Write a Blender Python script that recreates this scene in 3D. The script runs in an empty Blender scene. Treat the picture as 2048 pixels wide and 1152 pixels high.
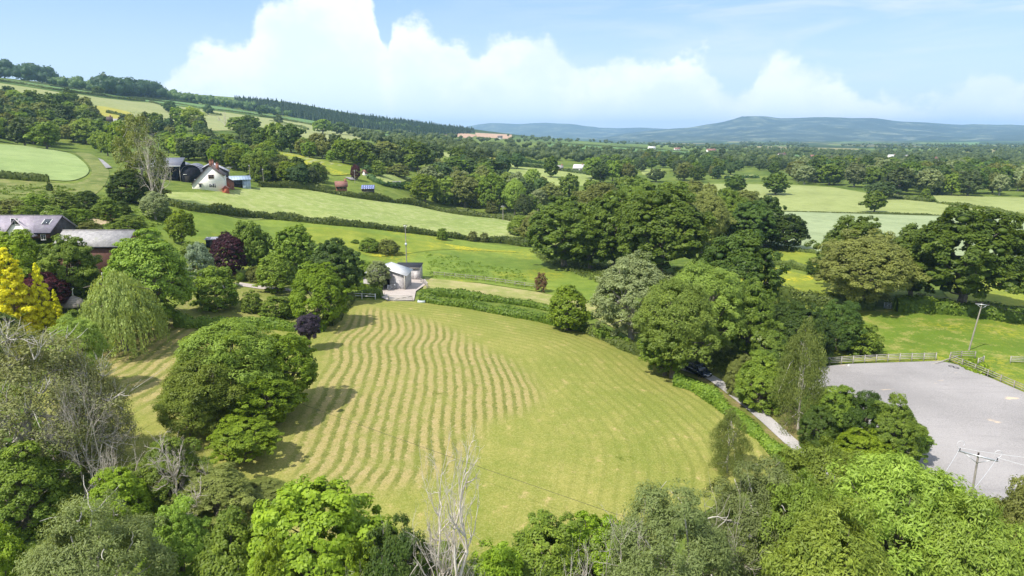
import bpy, math, random
import numpy as np
from mathutils import Vector, Matrix
from mathutils.geometry import delaunay_2d_cdt

rad = math.radians
S = bpy.context.scene
C = S.collection

# ------------------------------------------------------------------ camera
FPX, PITCH, CAMZ = 1366.0, rad(12.8), 35.0
cam = bpy.data.cameras.new("camera"); cam_o = bpy.data.objects.new("camera", cam); C.objects.link(cam_o)
cam.sensor_width = 36.0; cam.lens = 36.0 * FPX / 2048.0; cam.clip_start = 0.5; cam.clip_end = 40000
cam_o.location = (0, 0, CAMZ); cam_o.rotation_euler = (rad(90) - PITCH, 0, 0)
S.camera = cam_o

# ------------------------------------------------------------------ render look
S.view_settings.view_transform = 'Standard'; S.view_settings.look = 'None'
S.view_settings.exposure = 0.47; S.view_settings.gamma = 1.0
cy = S.cycles
cy.max_bounces = 6; cy.diffuse_bounces = 4; cy.glossy_bounces = 2; cy.transmission_bounces = 3
cy.transparent_max_bounces = 6; cy.volume_bounces = 1; cy.use_denoising = True
cy.sample_clamp_indirect = 4.0

# ------------------------------------------------------------------ sun and sky
SUN_EL = rad(54); SH = Vector((0.75, 0.66, 0)).normalized()        # horizontal direction the shadows fall
ldir = Vector((SH.x * math.cos(SUN_EL), SH.y * math.cos(SUN_EL), -math.sin(SUN_EL)))
sun = bpy.data.lights.new("sun", 'SUN'); sun.energy = 4.9; sun.angle = rad(0.5); sun.color = (1.0, 0.955, 0.88)
sun_o = bpy.data.objects.new("sun", sun); C.objects.link(sun_o)
sun_o.rotation_euler = ldir.to_track_quat('-Z', 'Y').to_euler(); sun_o.location = (-60, -40, 90)

def N(nt, t, **kw):
    n = nt.nodes.new(t)
    for k, v in kw.items():
        if k == 'ins':
            for i, x in v.items(): n.inputs[i].default_value = x
        else: setattr(n, k, v)
    return n
def math_(nt, op, a, b=None, c=None, clamp=False):
    n = nt.nodes.new('ShaderNodeMath'); n.operation = op; n.use_clamp = clamp
    for i, x in enumerate((a, b, c)):
        if x is None: continue
        if isinstance(x, (int, float)): n.inputs[i].default_value = x
        else: nt.links.new(x, n.inputs[i])
    return n.outputs[0]
def mixc(nt, f, a, b, bt='MIX'):
    n = nt.nodes.new('ShaderNodeMix'); n.data_type = 'RGBA'; n.blend_type = bt
    for i, x in ((0, f), (6, a), (7, b)):
        if isinstance(x, (int, float)): n.inputs[i].default_value = x
        elif isinstance(x, tuple): n.inputs[i].default_value = x if len(x) == 4 else (*x, 1)
        else: nt.links.new(x, n.inputs[i])
    return n.outputs[2]
def noise(nt, vec, scale, detail=4, rough=0.55, dist=0.0):
    n = nt.nodes.new('ShaderNodeTexNoise'); n.inputs['Scale'].default_value = scale
    n.inputs['Detail'].default_value = detail; n.inputs['Roughness'].default_value = rough
    n.inputs['Distortion'].default_value = dist
    if vec is not None: nt.links.new(vec, n.inputs['Vector'])
    return n.outputs[0]
def step_(nt, x, lo, hi):
    n = nt.nodes.new('ShaderNodeMapRange'); n.interpolation_type = 'SMOOTHSTEP'
    nt.links.new(x, n.inputs[0]); n.inputs[1].default_value = lo; n.inputs[2].default_value = hi
    return n.outputs[0]
def mapping(nt, vec, scale, rot=(0, 0, 0), loc=(0, 0, 0)):
    n = nt.nodes.new('ShaderNodeMapping'); n.inputs['Scale'].default_value = scale
    n.inputs['Rotation'].default_value = rot; n.inputs['Location'].default_value = loc
    nt.links.new(vec, n.inputs[0]); return n.outputs[0]

CLOUD_TOP = [(-700, 230), (0, 235), (180, 225), (250, 185), (310, 165), (345, 118), (400, 84), (430, 62), (495, 55), (512, 20), (545, -8), (620, -30),
             (720, -30), (748, 10), (764, 70), (770, 105), (776, 62), (800, 28), (838, 26), (870, 52), (925, 78), (958, 92), (985, 62),
             (1040, 50), (1085, 50), (1108, 78), (1145, 112), (1200, 120), (1290, 98), (1380, 90), (1430, 125), (1490, 165), (1512, 140), (1532, 108),
             (1560, 96), (1588, 108), (1625, 140), (1700, 160), (1790, 185), (1900, 185), (1950, 155), (2048, 140), (2800, 180)]
def build_world():
    w = bpy.data.worlds.new("World"); S.world = w; w.use_nodes = True
    nt = w.node_tree; nt.nodes.clear()
    out = N(nt, 'ShaderNodeOutputWorld'); bg = N(nt, 'ShaderNodeBackground'); bg.inputs[1].default_value = 0.1
    sky = N(nt, 'ShaderNodeTexSky'); sky.sky_type = 'NISHITA'; sky.sun_disc = False
    sky.sun_elevation = SUN_EL; sky.sun_rotation = math.atan2(-SH.x, -SH.y)
    sky.air_density = 1.0; sky.dust_density = 0.6; sky.ozone_density = 1.6
    tc = N(nt, 'ShaderNodeTexCoord'); v = tc.outputs['Generated']
    sx = N(nt, 'ShaderNodeSeparateXYZ'); nt.links.new(v, sx.inputs[0])
    az = math_(nt, 'ARCTAN2', sx.outputs[0], sx.outputs[1])
    el = math_(nt, 'ARCSINE', sx.outputs[2])
    # cloud top profile over azimuth, edges broken up by noise
    fc = N(nt, 'ShaderNodeFloatCurve')
    a0, a1 = -0.95, 0.95
    pts = []
    for px, py in CLOUD_TOP:
        u = (px - 1024) / FPX; vv = (576 - py) / FPX
        d = Vector((u, math.cos(PITCH) + vv * math.sin(PITCH), -math.sin(PITCH) + vv * math.cos(PITCH))).normalized()
        pts.append(((math.atan2(d.x, d.y) - a0) / (a1 - a0), max(0.0, math.asin(d.z) / 0.25)))
    cm = fc.mapping; cv = cm.curves[0]
    pts = [p for p in pts if 0.0 < p[0] < 1.0]
    cv.points[0].location = (0.0, pts[0][1]); cv.points[1].location = (1.0, pts[-1][1])
    for p in pts: cv.points.new(*p)
    cm.update()
    nt.links.new(math_(nt, 'DIVIDE', math_(nt, 'SUBTRACT', az, a0), a1 - a0), fc.inputs[1])
    top = math_(nt, 'MULTIPLY', fc.outputs[0], 0.25)
    vs = mapping(nt, v, (1, 1, 1.25))
    puff = noise(nt, vs, 17, 7, 0.56); fine = noise(nt, vs, 60, 4, 0.6)
    dsp = math_(nt, 'ADD', math_(nt, 'MULTIPLY', math_(nt, 'SUBTRACT', puff, 0.5), 0.085), math_(nt, 'MULTIPLY', math_(nt, 'SUBTRACT', fine, 0.5), 0.026))
    diff = math_(nt, 'SUBTRACT', math_(nt, 'ADD', top, dsp), el)
    mask = step_(nt, diff, -0.001, 0.02)
    # thin high veil on the upper right and across
    vh = mapping(nt, v, (1.4, 1.4, 9.0))
    veil = step_(nt, noise(nt, vh, 3.1, 5, 0.6, 0.4), 0.40, 0.70)
    veil = math_(nt, 'MULTIPLY', veil, math_(nt, 'MULTIPLY', step_(nt, az, -0.25, 0.55), 0.85))
    shade = noise(nt, vs, 8, 6, 0.6)
    ccol = mixc(nt, step_(nt, shade, 0.36, 0.6), (6.8, 7.7, 9.1), (8.3, 8.8, 9.5))
    lowf = step_(nt, diff, 0.02, 0.14)
    ccol = mixc(nt, math_(nt, 'MULTIPLY', lowf, 0.85), ccol, (7.0, 8.1, 9.5))
    skyc = mixc(nt, 1.0, sky.outputs[0], (1.0, 1.02, 1.08), 'MULTIPLY')
    skyc = mixc(nt, 0.55, skyc, (3.5, 5.6, 9.5))
    col = mixc(nt, veil, skyc, (6.0, 6.8, 8.2))
    hz = math_(nt, 'MULTIPLY', math_(nt, 'SUBTRACT', 1.0, step_(nt, el, 0.0, 0.2)), 0.9)
    col = mixc(nt, hz, col, (5.6, 7.0, 8.6))
    col = mixc(nt, math_(nt, 'MULTIPLY', mask, 0.93), col, ccol)
    # unseen broken cloud added overhead and behind, to whiten and lift the fill light
    up = step_(nt, noise(nt, v, 2.2, 5, 0.55), 0.40, 0.60)
    ovh = math_(nt, 'MAXIMUM', step_(nt, el, 0.28, 0.5), math_(nt, 'MULTIPLY', step_(nt, math_(nt, 'ABSOLUTE', az), 0.85, 1.3), step_(nt, el, 0.0, 0.1)))
    col = mixc(nt, math_(nt, 'MULTIPLY', math_(nt, 'MULTIPLY', up, ovh), 0.9), col, (8.0, 8.2, 8.4))
    nt.links.new(col, bg.inputs[0]); nt.links.new(bg.outputs[0], out.inputs[0])
build_world()

# ------------------------------------------------------------------ picture <-> terrain
cp, sp = math.cos(PITCH), math.sin(PITCH)
def ray(px, py):
    u, v = (px - 1024) / FPX, (576 - py) / FPX
    return np.array([u, cp + v * sp, -sp + v * cp])
def PD(px, py, D):
    d = ray(px, py); t = D / d[1]
    return np.array([d[0] * t, D, CAMZ + d[2] * t])
CTRL = [PD(*q) for q in [
    (60, 470, 125), (190, 520, 128), (450, 590, 128), (200, 650, 106), (430, 381, 222), (384, 366, 238), (430, 430, 186), (300, 400, 190), (460, 352, 270), (345, 352, 250), (1000, 480, 235),
    (1000, 438, 292), (848, 400, 335), (700, 450, 212), (540, 372, 262), (60, 362, 205), (150, 345, 225), (60, 292, 320), (170, 320, 270),
    (60, 400, 172), (215, 252, 470), (110, 300, 350), (100, 200, 600), (0, 165, 690), (105, 178, 720), (250, 196, 900), (400, 230, 820),
    (520, 228, 1000), (640, 250, 1050), (950, 266, 1900), (490, 215, 1300), (700, 243, 1450), (850, 258, 1650),
    (600, 302, 400), (700, 340, 335), (780, 362, 335), (900, 300, 620), (900, 332, 450), (830, 283, 900),
    (1100, 330, 600), (1000, 348, 455), (1100, 290, 1150), (1200, 302, 1000), (1400, 302, 1300), (1300, 342, 600), (1600, 312, 1050),
    (1900, 312, 1150), (1600, 342, 620), (1900, 365, 480), (2000, 300, 1600), (1500, 385, 395), (1750, 424, 300), (2040, 440, 275),
    (1500, 492, 215), (1600, 540, 176), (1700, 605, 142), (1950, 615, 138), (2040, 640, 130), (1150, 530, 192), (1280, 540, 178),
    (1150, 590, 150), (1300, 690, 114), (1420, 750, 98), (760, 560, 155), (620, 520, 165), (440, 480, 165), (500, 440, 200)]]
CTRL += [np.array(q, float) for q in [
    (-60, 30, 0), (0, 20, -3), (60, 30, -5), (-90, 60, 5), (0, 62, -0.5), (40, 75, -1.2), (85, 85, -2), (-40, 72, 2), (-23, 142, 2), (10, 110, 0.4),
    (50, 100, -0.8), (60, 125, -1), (110, 110, -2), (120, 60, -4), (200, 100, -3), (0, -40, -4), (-80, -30, 2), (80, -30, -6), (-180, 60, 22), (-250, 150, 45),
    (-700, 600, 110), (-1200, 1200, 150), (-450, 1500, 92), (-150, 2200, 50), (200, 2600, 8), (900, 2400, -8), (2000, 2200, -10), (0, 4500, -20), (1500, 5000, -20),
    (4000, 4000, -20), (-1500, 5000, 20), (-4000, 5000, 60), (0, 9000, -20), (4000, 9000, -20), (9000, 7000, -20), (500, 300, -3), (900, 500, -4), (400, 100, -4),
    (-6000, 9000, 20), (-3000, 2500, 150)]]
CTRL = np.array(CTRL)
def st(P):
    P = np.atleast_2d(P); r = np.sqrt(P[:, 0] ** 2 + P[:, 1] ** 2 + 400.0)
    th = np.arctan2(P[:, 0], P[:, 1] + 60)
    return np.stack([th * 1.6, np.log(r)], 1)
def tps_fit(A, vals, lam=2e-4):
    n = len(A); d2 = ((A[:, None] - A[None]) ** 2).sum(2)
    K = 0.5 * d2 * np.log(d2 + 1e-12); K[np.diag_indices(n)] = lam
    Pm = np.hstack([np.ones((n, 1)), A]); M = np.zeros((n + 3, n + 3))
    M[:n, :n] = K; M[:n, n:] = Pm; M[n:, :n] = Pm.T
    return A, np.linalg.solve(M, np.concatenate([vals, np.zeros(3)]))
def tps_eval(fit, Q):
    A, w = fit; out = np.empty(len(Q)); n = len(A)
    for i in range(0, len(Q), 20000):
        q = Q[i:i + 20000]; d2 = ((q[:, None] - A[None]) ** 2).sum(2)
        out[i:i + 20000] = (0.5 * d2 * np.log(d2 + 1e-12)) @ w[:n] + w[n] + q @ w[n + 1:]
    return out
_fit = tps_fit(st(CTRL[:, :2]), CTRL[:, 2])
def H(P):
    P = np.atleast_2d(np.asarray(P, float))[:, :2]
    return tps_eval(_fit, st(P))
def h1(x, y): return float(H([[x, y]])[0])
_T = np.geomspace(25, 9000, 420)
def G(px, py, far=9000):
    """first point of the terrain seen through the pixel"""
    d = ray(px, py); Q = np.array([0, 0, CAMZ]) + _T[:, None] * d
    s = Q[:, 2] - H(Q)
    k = np.argmax(s < 0)
    if s[k] >= 0: k = int(np.argmin(s[:400])); t = _T[k]
    elif k == 0: t = _T[0]
    else:
        a, b = _T[k - 1], _T[k]; fa, fb = s[k - 1], s[k]; t = a + (b - a) * fa / (fa - fb)
    t = min(t, far); p = np.array([0, 0, CAMZ]) + t * d
    p[2] = h1(p[0], p[1]); return p
def PJ(p):
    y = p[1]; z = p[2] - CAMZ; dd = y * cp - z * sp; v = (y * sp + z * cp) / dd; u = p[0] / dd
    return 1024 + FPX * u, 576 - FPX * v
def GG(pts): return [G(*p) for p in pts]

# ------------------------------------------------------------------ mesh helpers
def tag(o, label=None, cat=None, group=None, kind=None):
    if label: o['label'] = label
    if cat: o['category'] = cat
    if group: o['group'] = group
    if kind: o['kind'] = kind
    return o
def mesh_np(name, V, F, mats, midx=None, tint=None, smooth=False):
    """V (n,3); F list of int arrays (m,k)"""
    me = bpy.data.meshes.new(name); V = np.asarray(V, np.float32)
    F = [f for f in F if len(f)]
    me.vertices.add(len(V)); me.vertices.foreach_set('co', V.ravel())
    loops = np.concatenate([f.ravel() for f in F]).astype(np.int32)
    cnt = np.concatenate([np.full(len(f), f.shape[1]) for f in F]).astype(np.int32)
    me.loops.add(len(loops)); me.loops.foreach_set('vertex_index', loops)
    me.polygons.add(len(cnt)); st_ = np.concatenate([[0], np.cumsum(cnt)[:-1]]).astype(np.int32)
    me.polygons.foreach_set('loop_start', st_); me.polygons.foreach_set('loop_total', cnt)
    for m in (mats if isinstance(mats, (list, tuple)) else [mats]): me.materials.append(m)
    if midx is not None: me.polygons.foreach_set('material_index', np.asarray(midx, np.int32))
    if smooth: me.polygons.foreach_set('use_smooth', np.ones(len(cnt), bool))
    if tint is not None:
        a = me.attributes.new('tint', 'FLOAT', 'POINT'); a.data.foreach_set('value', np.asarray(tint, np.float32))
    me.update(calc_edges=True); me.validate()
    return me
def link(name, me, parent=None, loc=None, rz=None):
    o = bpy.data.objects.new(name, me); C.objects.link(o)
    if parent is not None: o.parent = parent
    if loc is not None: o.location = loc
    if rz is not None: o.rotation_euler = (0, 0, rz)
    return o
def empty(name, loc, rz=0.0, label=None, cat=None, group=None):
    o = bpy.data.objects.new(name, None); C.objects.link(o); o.empty_display_size = 0.3
    o.location = loc; o.rotation_euler = (0, 0, rz); return tag(o, label, cat, group)
class MB:
    """collects plain solids into one mesh"""
    def __init__(s): s.V = []; s.F3 = []; s.F4 = []; s.n = 0
    def add(s, V, F):
        for f in F:
            g = [i + s.n for i in f]
            if len(g) == 3: s.F3.append(g)
            elif len(g) == 4: s.F4.append(g)
            else:
                for k in range(1, len(g) - 1): s.F3.append([g[0], g[k], g[k + 1]])
        s.V += [tuple(v) for v in V]; s.n += len(V); return s
    def box(s, a, b):
        x0, y0, z0 = a; x1, y1, z1 = b
        return s.add([(x0, y0, z0), (x1, y0, z0), (x1, y1, z0), (x0, y1, z0), (x0, y0, z1), (x1, y0, z1), (x1, y1, z1), (x0, y1, z1)],
                     [(0, 3, 2, 1), (4, 5, 6, 7), (0, 1, 5, 4), (1, 2, 6, 5), (2, 3, 7, 6), (3, 0, 4, 7)])
    def prism(s, prof, y0, y1):
        """profile of (x,z) counter-clockwise seen from -y, run along y"""
        n = len(prof); V = [(x, y0, z) for x, z in prof] + [(x, y1, z) for x, z in prof]
        return s.add(V, [tuple(range(n))] + [tuple(range(2 * n - 1, n - 1, -1))] + [(i, i + n, (i + 1) % n + n, (i + 1) % n) for i in range(n)])
    def bar(s, a, b, w, h=None):
        a, b = Vector(a), Vector(b); d = (b - a).normalized(); h = h or w
        up = Vector((0, 0, 1)) if abs(d.z) < 0.9 else Vector((1, 0, 0))
        r = d.cross(up).normalized() * w / 2; u = r.cross(d).normalized() * h / 2
        V = [a - r - u, a + r - u, a + r + u, a - r + u, b - r - u, b + r - u, b + r + u, b - r + u]
        return s.add(V, [(0, 3, 2, 1), (4, 5, 6, 7), (0, 1, 5, 4), (1, 2, 6, 5), (2, 3, 7, 6), (3, 0, 4, 7)])
    def tube(s, pts, rr, k=6):
        V, F = tube_np(pts, rr, k); return s.add(V.tolist(), F.tolist())
    def slab(s, pts, t):
        """flat quad thickened by t along its normal"""
        p = [Vector(q) for q in pts]; nrm = (p[1] - p[0]).cross(p[2] - p[0]).normalized() * t
        n = len(p); V = p + [q + nrm for q in p]
        return s.add(V, [tuple(range(n - 1, -1, -1)), tuple(range(n, 2 * n))] + [(i, (i + 1) % n, (i + 1) % n + n, i + n) for i in range(n)])
    def build(s, name, mat, parent=None, smooth=False):
        F = []
        if s.F4: F.append(np.array(s.F4))
        if s.F3: F.append(np.array(s.F3))
        return link(name, mesh_np(name, np.array([tuple(v) for v in s.V]), F, mat, smooth=smooth), parent)
def tube_np(pts, rr, k=6):
    P = np.asarray([tuple(p) for p in pts], float); n = len(P); rr = np.broadcast_to(np.asarray(rr, float), (n,))
    T = np.gradient(P, axis=0); T /= np.linalg.norm(T, axis=1)[:, None] + 1e-9
    ref = np.array([0.0, 0, 1]) if abs(T[:, 2]).mean() < 0.8 else np.array([1.0, 0, 0])
    A = np.cross(T, ref); A /= np.linalg.norm(A, axis=1)[:, None] + 1e-9; B = np.cross(T, A)
    a = np.linspace(0, 2 * np.pi, k, endpoint=False)
    V = (P[:, None] + rr[:, None, None] * (A[:, None] * np.cos(a)[None, :, None] + B[:, None] * np.sin(a)[None, :, None])).reshape(-1, 3)
    i = np.arange(n - 1)[:, None] * k; j = np.arange(k)[None]; j2 = (j + 1) % k
    F = np.stack([i + j, i + j2, i + k + j2, i + k + j], 2).reshape(-1, 4)
    return V, F

# ------------------------------------------------------------------ materials
MAT = {}
def new_mat(name):
    m = bpy.data.materials.new(name); m.use_nodes = True; nt = m.node_tree
    b = nt.nodes['Principled BSDF']; MAT[name] = m; return m, nt, b
def soil(name, c1, c2, c3=None, big=0.03, mid=0.35, fine=2.5, flower=None, fl_amt=0.6, bump=0.4, rows=None, patch=None):
    """grass or crop: two colours mixed by broad and fine noise, optional flower drifts and drill rows"""
    m, nt, b = new_mat(name); tc = N(nt, 'ShaderNodeTexCoord'); v = tc.outputs['Object']
    nb, nm, nf = noise(nt, v, big, 5, 0.6), noise(nt, v, mid, 5, 0.6), noise(nt, v, fine, 5, 0.7)
    f = math_(nt, 'ADD', math_(nt, 'MULTIPLY', nb, 0.45), math_(nt, 'ADD', math_(nt, 'MULTIPLY', nm, 0.35), math_(nt, 'MULTIPLY', nf, 0.2)))
    col = mixc(nt, step_(nt, f, 0.4, 0.6), c1, c2)
    col = mixc(nt, math_(nt, 'MULTIPLY', step_(nt, noise(nt, v, 0.11, 6, 0.65), 0.48, 0.66), 0.45), col, tuple(x * 0.72 for x in c1))
    if c3: col = mixc(nt, math_(nt, 'MULTIPLY', step_(nt, math_(nt, 'ADD', math_(nt, 'MULTIPLY', nm, 0.6), math_(nt, 'MULTIPLY', nf, 0.4)), 0.5, 0.62), 0.8), col, c3)
    if rows:
        ang, per, amt = rows
        vm = mapping(nt, v, (1, 1, 1), (0, 0, ang)); sx = N(nt, 'ShaderNodeSeparateXYZ'); nt.links.new(vm, sx.inputs[0])
        w = math_(nt, 'SINE', math_(nt, 'MULTIPLY', math_(nt, 'ADD', sx.outputs[0], math_(nt, 'MULTIPLY', nb, 6)), 2 * math.pi / per))
        col = mixc(nt, math_(nt, 'MULTIPLY', step_(nt, w, 0.0, 1.0), amt), col, tuple(x * 0.6 for x in c1))
    if flower:
        fm = math_(nt, 'MULTIPLY', step_(nt, noise(nt, v, 0.045, 4, 0.6), 0.5, 0.64), step_(nt, noise(nt, v, 1.1, 4, 0.7), 0.44, 0.6))
        col = mixc(nt, math_(nt, 'MULTIPLY', fm, fl_amt), col, flower)
    g2 = noise(nt, v, 6.5, 3, 0.8); col = mixc(nt, math_(nt, 'MULTIPLY', step_(nt, g2, 0.42, 0.68), 0.55), col, tuple(x * 0.55 for x in c1))
    nt.links.new(col, b.inputs['Base Color']); b.inputs['Roughness'].default_value = 0.9; b.inputs['Specular IOR Level'].default_value = 0.15
    bp = N(nt, 'ShaderNodeBump'); bp.inputs['Strength'].default_value = bump; bp.inputs['Distance'].default_value = 0.25
    nt.links.new(nf, bp.inputs['Height']); nt.links.new(bp.outputs[0], b.inputs['Normal'])
    return m
def plain(name, col, rough=0.7, metal=0.0, var=0.25, scale=3.0, spec=0.3, stretch=(1, 1, 1), bump=0.0):
    m, nt, b = new_mat(name); tc = N(nt, 'ShaderNodeTexCoord'); v = mapping(nt, tc.outputs['Object'], stretch)
    n = noise(nt, v, scale, 5, 0.65)
    c = mixc(nt, step_(nt, n, 0.3, 0.7), tuple(x * (1 - var) for x in col), tuple(min(1, x * (1 + var)) for x in col))
    nt.links.new(c, b.inputs['Base Color']); b.inputs['Roughness'].default_value = rough
    b.inputs['Metallic'].default_value = metal; b.inputs['Specular IOR Level'].default_value = spec
    if bump:
        bp = N(nt, 'ShaderNodeBump'); bp.inputs['Strength'].default_value = bump; bp.inputs['Distance'].default_value = 0.05
        nt.links.new(n, bp.inputs['Height']); nt.links.new(bp.outputs[0], b.inputs['Normal'])
    return m
def courses(name, c1, c2, axis_scale, rough=0.7, spec=0.3, moss=None):
    """boards, slates or sheets: bands across one axis plus staining"""
    m, nt, b = new_mat(name); tc = N(nt, 'ShaderNodeTexCoord'); v = tc.outputs['Object']
    sx = N(nt, 'ShaderNodeSeparateXYZ'); nt.links.new(v, sx.inputs[0])
    acc = None
    for i, s_ in enumerate(axis_scale):
        if s_:
            x = math_(nt, 'FRACT', math_(nt, 'MULTIPLY', sx.outputs[i], s_)); acc = x if acc is None else math_(nt, 'MINIMUM', acc, x)
    n = noise(nt, v, 1.6, 5, 0.7); nf = noise(nt, v, 9, 3, 0.7)
    col = mixc(nt, step_(nt, math_(nt, 'ADD', math_(nt, 'MULTIPLY', n, 0.6), math_(nt, 'MULTIPLY', nf, 0.4)), 0.4, 0.62), c1, c2)
    if moss: col = mixc(nt, math_(nt, 'MULTIPLY', step_(nt, noise(nt, v, 0.9, 4, 0.7), 0.55, 0.68), 0.7), col, moss)
    col = mixc(nt, math_(nt, 'MULTIPLY', math_(nt, 'SUBTRACT', 1.0, step_(nt, acc, 0.0, 0.28)), 0.6), col, tuple(x * 0.3 for x in c1))
    nt.links.new(col, b.inputs['Base Color']); b.inputs['Roughness'].default_value = rough; b.inputs['Specular IOR Level'].default_value = spec
    bp = N(nt, 'ShaderNodeBump'); bp.inputs['Strength'].default_value = 0.5; bp.inputs['Distance'].default_value = 0.04
    nt.links.new(acc, bp.inputs['Height']); nt.links.new(bp.outputs[0], b.inputs['Normal'])
    return m
def leafmat(name, dark, light, trans=0.38, hue=0.011, accent=None, acc_amt=0.0):
    m, nt, b = new_mat(name)
    at = N(nt, 'ShaderNodeAttribute'); at.attribute_name = 'tint'
    oi = N(nt, 'ShaderNodeObjectInfo')
    f = math_(nt, 'ADD', math_(nt, 'MULTIPLY', at.outputs['Fac'], 0.8), math_(nt, 'MULTIPLY', oi.outputs['Random'], 0.25))
    col = mixc(nt, step_(nt, f, 0.1, 0.95), dark, light)
    if accent: col = mixc(nt, math_(nt, 'MULTIPLY', step_(nt, at.outputs['Fac'], 1 - acc_amt, 1 - acc_amt + 0.04), 0.9), col, accent)
    hs = N(nt, 'ShaderNodeHueSaturation'); nt.links.new(col, hs.inputs['Color'])
    nt.links.new(math_(nt, 'ADD', 0.5 - hue, math_(nt, 'MULTIPLY', oi.outputs['Random'], 2 * hue)), hs.inputs['Hue'])
    wn = N(nt, 'ShaderNodeTexWhiteNoise'); wn.noise_dimensions = '1D'; nt.links.new(oi.outputs['Random'], wn.inputs[1])
    nt.links.new(math_(nt, 'ADD', 0.8, math_(nt, 'MULTIPLY', wn.outputs[0], 0.4)), hs.inputs['Value'])
    nt.links.new(hs.outputs[0], b.inputs['Base Color']); b.inputs['Roughness'].default_value = 0.5; b.inputs['Specular IOR Level'].default_value = 0.25
    tr = N(nt, 'ShaderNodeBsdfTranslucent'); mx = N(nt, 'ShaderNodeMixShader'); mx.inputs[0].default_value = trans
    tcol = mixc(nt, 1.0, hs.outputs[0], (1.35, 1.25, 0.6), 'MULTIPLY'); nt.links.new(tcol, tr.inputs[0])
    nt.links.new(b.outputs[0], mx.inputs[1]); nt.links.new(tr.outputs[0], mx.inputs[2])
    nt.links.new(mx.outputs[0], nt.nodes['Material Output'].inputs[0])
    return m
# ------------------------------------------------------------------ ground
def ground_mat():
    m, nt, b = new_mat('ground'); tc = N(nt, 'ShaderNodeTexCoord'); v = tc.outputs['Object']
    nb, nm, nf = noise(nt, v, 0.02, 5), noise(nt, v, 0.25, 6, 0.65), noise(nt, v, 1.8, 5, 0.7)
    f = math_(nt, 'ADD', math_(nt, 'MULTIPLY', nb, 0.4), math_(nt, 'ADD', math_(nt, 'MULTIPLY', nm, 0.35), math_(nt, 'MULTIPLY', nf, 0.25)))
    near = mixc(nt, step_(nt, f, 0.4, 0.6), (0.06, 0.1, 0.016), (0.16, 0.2, 0.035))
    near = mixc(nt, math_(nt, 'MULTIPLY', step_(nt, nm, 0.56, 0.7), 0.6), near, (0.2, 0.2, 0.07))
    vo = N(nt, 'ShaderNodeTexVoronoi'); vo.inputs['Scale'].default_value = 1 / 260; vo.feature = 'F1'
    nt.links.new(mapping(nt, v, (1, 0.7, 0), (0, 0, 0.4)), vo.inputs['Vector'])
    sr = N(nt, 'ShaderNodeSeparateColor'); nt.links.new(vo.outputs['Color'], sr.inputs[0])
    fld = mixc(nt, sr.outputs[0], (0.07, 0.12, 0.025), (0.2, 0.26, 0.06))
    fld = mixc(nt, step_(nt, sr.outputs[1], 0.8, 0.84), fld, (0.3, 0.25, 0.12))
    fld = mixc(nt, step_(nt, sr.outputs[2], 0.55, 0.57), fld, (0.03, 0.055, 0.015))
    ln = N(nt, 'ShaderNodeVectorMath'); ln.operation = 'LENGTH'; nt.links.new(v, ln.inputs[0])
    col = mixc(nt, step_(nt, ln.outputs['Value'], 1300, 2200), near, fld)
    wd = step_(nt, noise(nt, v, 0.004, 6, 0.65), 0.47, 0.52)
    col = mixc(nt, math_(nt, 'MULTIPLY', wd, step_(nt, ln.outputs['Value'], 1500, 2600)), col, (0.028, 0.05, 0.016))
    nt.links.new(col, b.inputs['Base Color']); b.inputs['Roughness'].default_value = 0.95; b.inputs['Specular IOR Level'].default_value = 0.1
    bp = N(nt, 'ShaderNodeBump'); bp.inputs['Strength'].default_value = 0.6; bp.inputs['Distance'].default_value = 0.4
    nt.links.new(nm, bp.inputs['Height']); nt.links.new(bp.outputs[0], b.inputs['Normal'])
    return m
ground_mat()
def build_ground():
    th = np.radians(np.arange(-118, 118.01, 0.55)); r = np.geomspace(2.5, 13000, 300)
    T, R = np.meshgrid(th, r); X = R * np.sin(T); Y = R * np.cos(T)
    V = np.stack([X.ravel(), Y.ravel(), H(np.stack([X.ravel(), Y.ravel()], 1))], 1)
    n, k = len(r), len(th); i = np.arange(n - 1)[:, None] * k; j = np.arange(k - 1)[None]
    F = np.stack([i + j, i + k + j, i + k + j + 1, i + j + 1], 2).reshape(-1, 4)[:, ::-1]
    o = link('ground', mesh_np('ground', V, [F], MAT['ground'], smooth=True))
    tag(o, kind='structure')
build_ground()

def inside(P, poly):
    P = np.atleast_2d(P); x, y = P[:, 0], P[:, 1]; res = np.zeros(len(P), bool); n = len(poly)
    for i in range(n):
        x1, y1 = poly[i][0], poly[i][1]; x2, y2 = poly[(i + 1) % n][0], poly[(i + 1) % n][1]
        if y1 == y2: continue
        c = ((y1 > y) != (y2 > y)) & (x < (x2 - x1) * (y - y1) / (y2 - y1) + x1); res ^= c
    return res
def seg_dist(P, line, closed=False):
    P = np.atleast_2d(P); d = np.full(len(P), 1e9); L = [np.array(q[:2]) for q in line]
    if closed: L.append(L[0])
    for a, b in zip(L[:-1], L[1:]):
        ab = b - a; t = np.clip(((P - a) @ ab) / (ab @ ab + 1e-9), 0, 1)
        d = np.minimum(d, np.linalg.norm(P - (a + t[:, None] * ab), axis=1))
    return d
def smooth_line(pts, closed=False, sub=6):
    """Catmull-Rom through the points"""
    P = [np.array(p, float) for p in pts]; n = len(P); out = []
    rng_ = range(n if closed else n - 1)
    for i in rng_:
        p0 = P[(i - 1) % n] if (closed or i > 0) else P[i]; p1 = P[i]; p2 = P[(i + 1) % n]
        p3 = P[(i + 2) % n] if (closed or i + 2 < n) else p2
        for k in range(sub):
            t = k / sub
            out.append(0.5 * ((2 * p1) + (-p0 + p2) * t + (2 * p0 - 5 * p1 + 4 * p2 - p3) * t * t + (-p0 + 3 * p1 - 3 * p2 + p3) * t ** 3))
    if not closed: out.append(P[-1])
    return out
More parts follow.
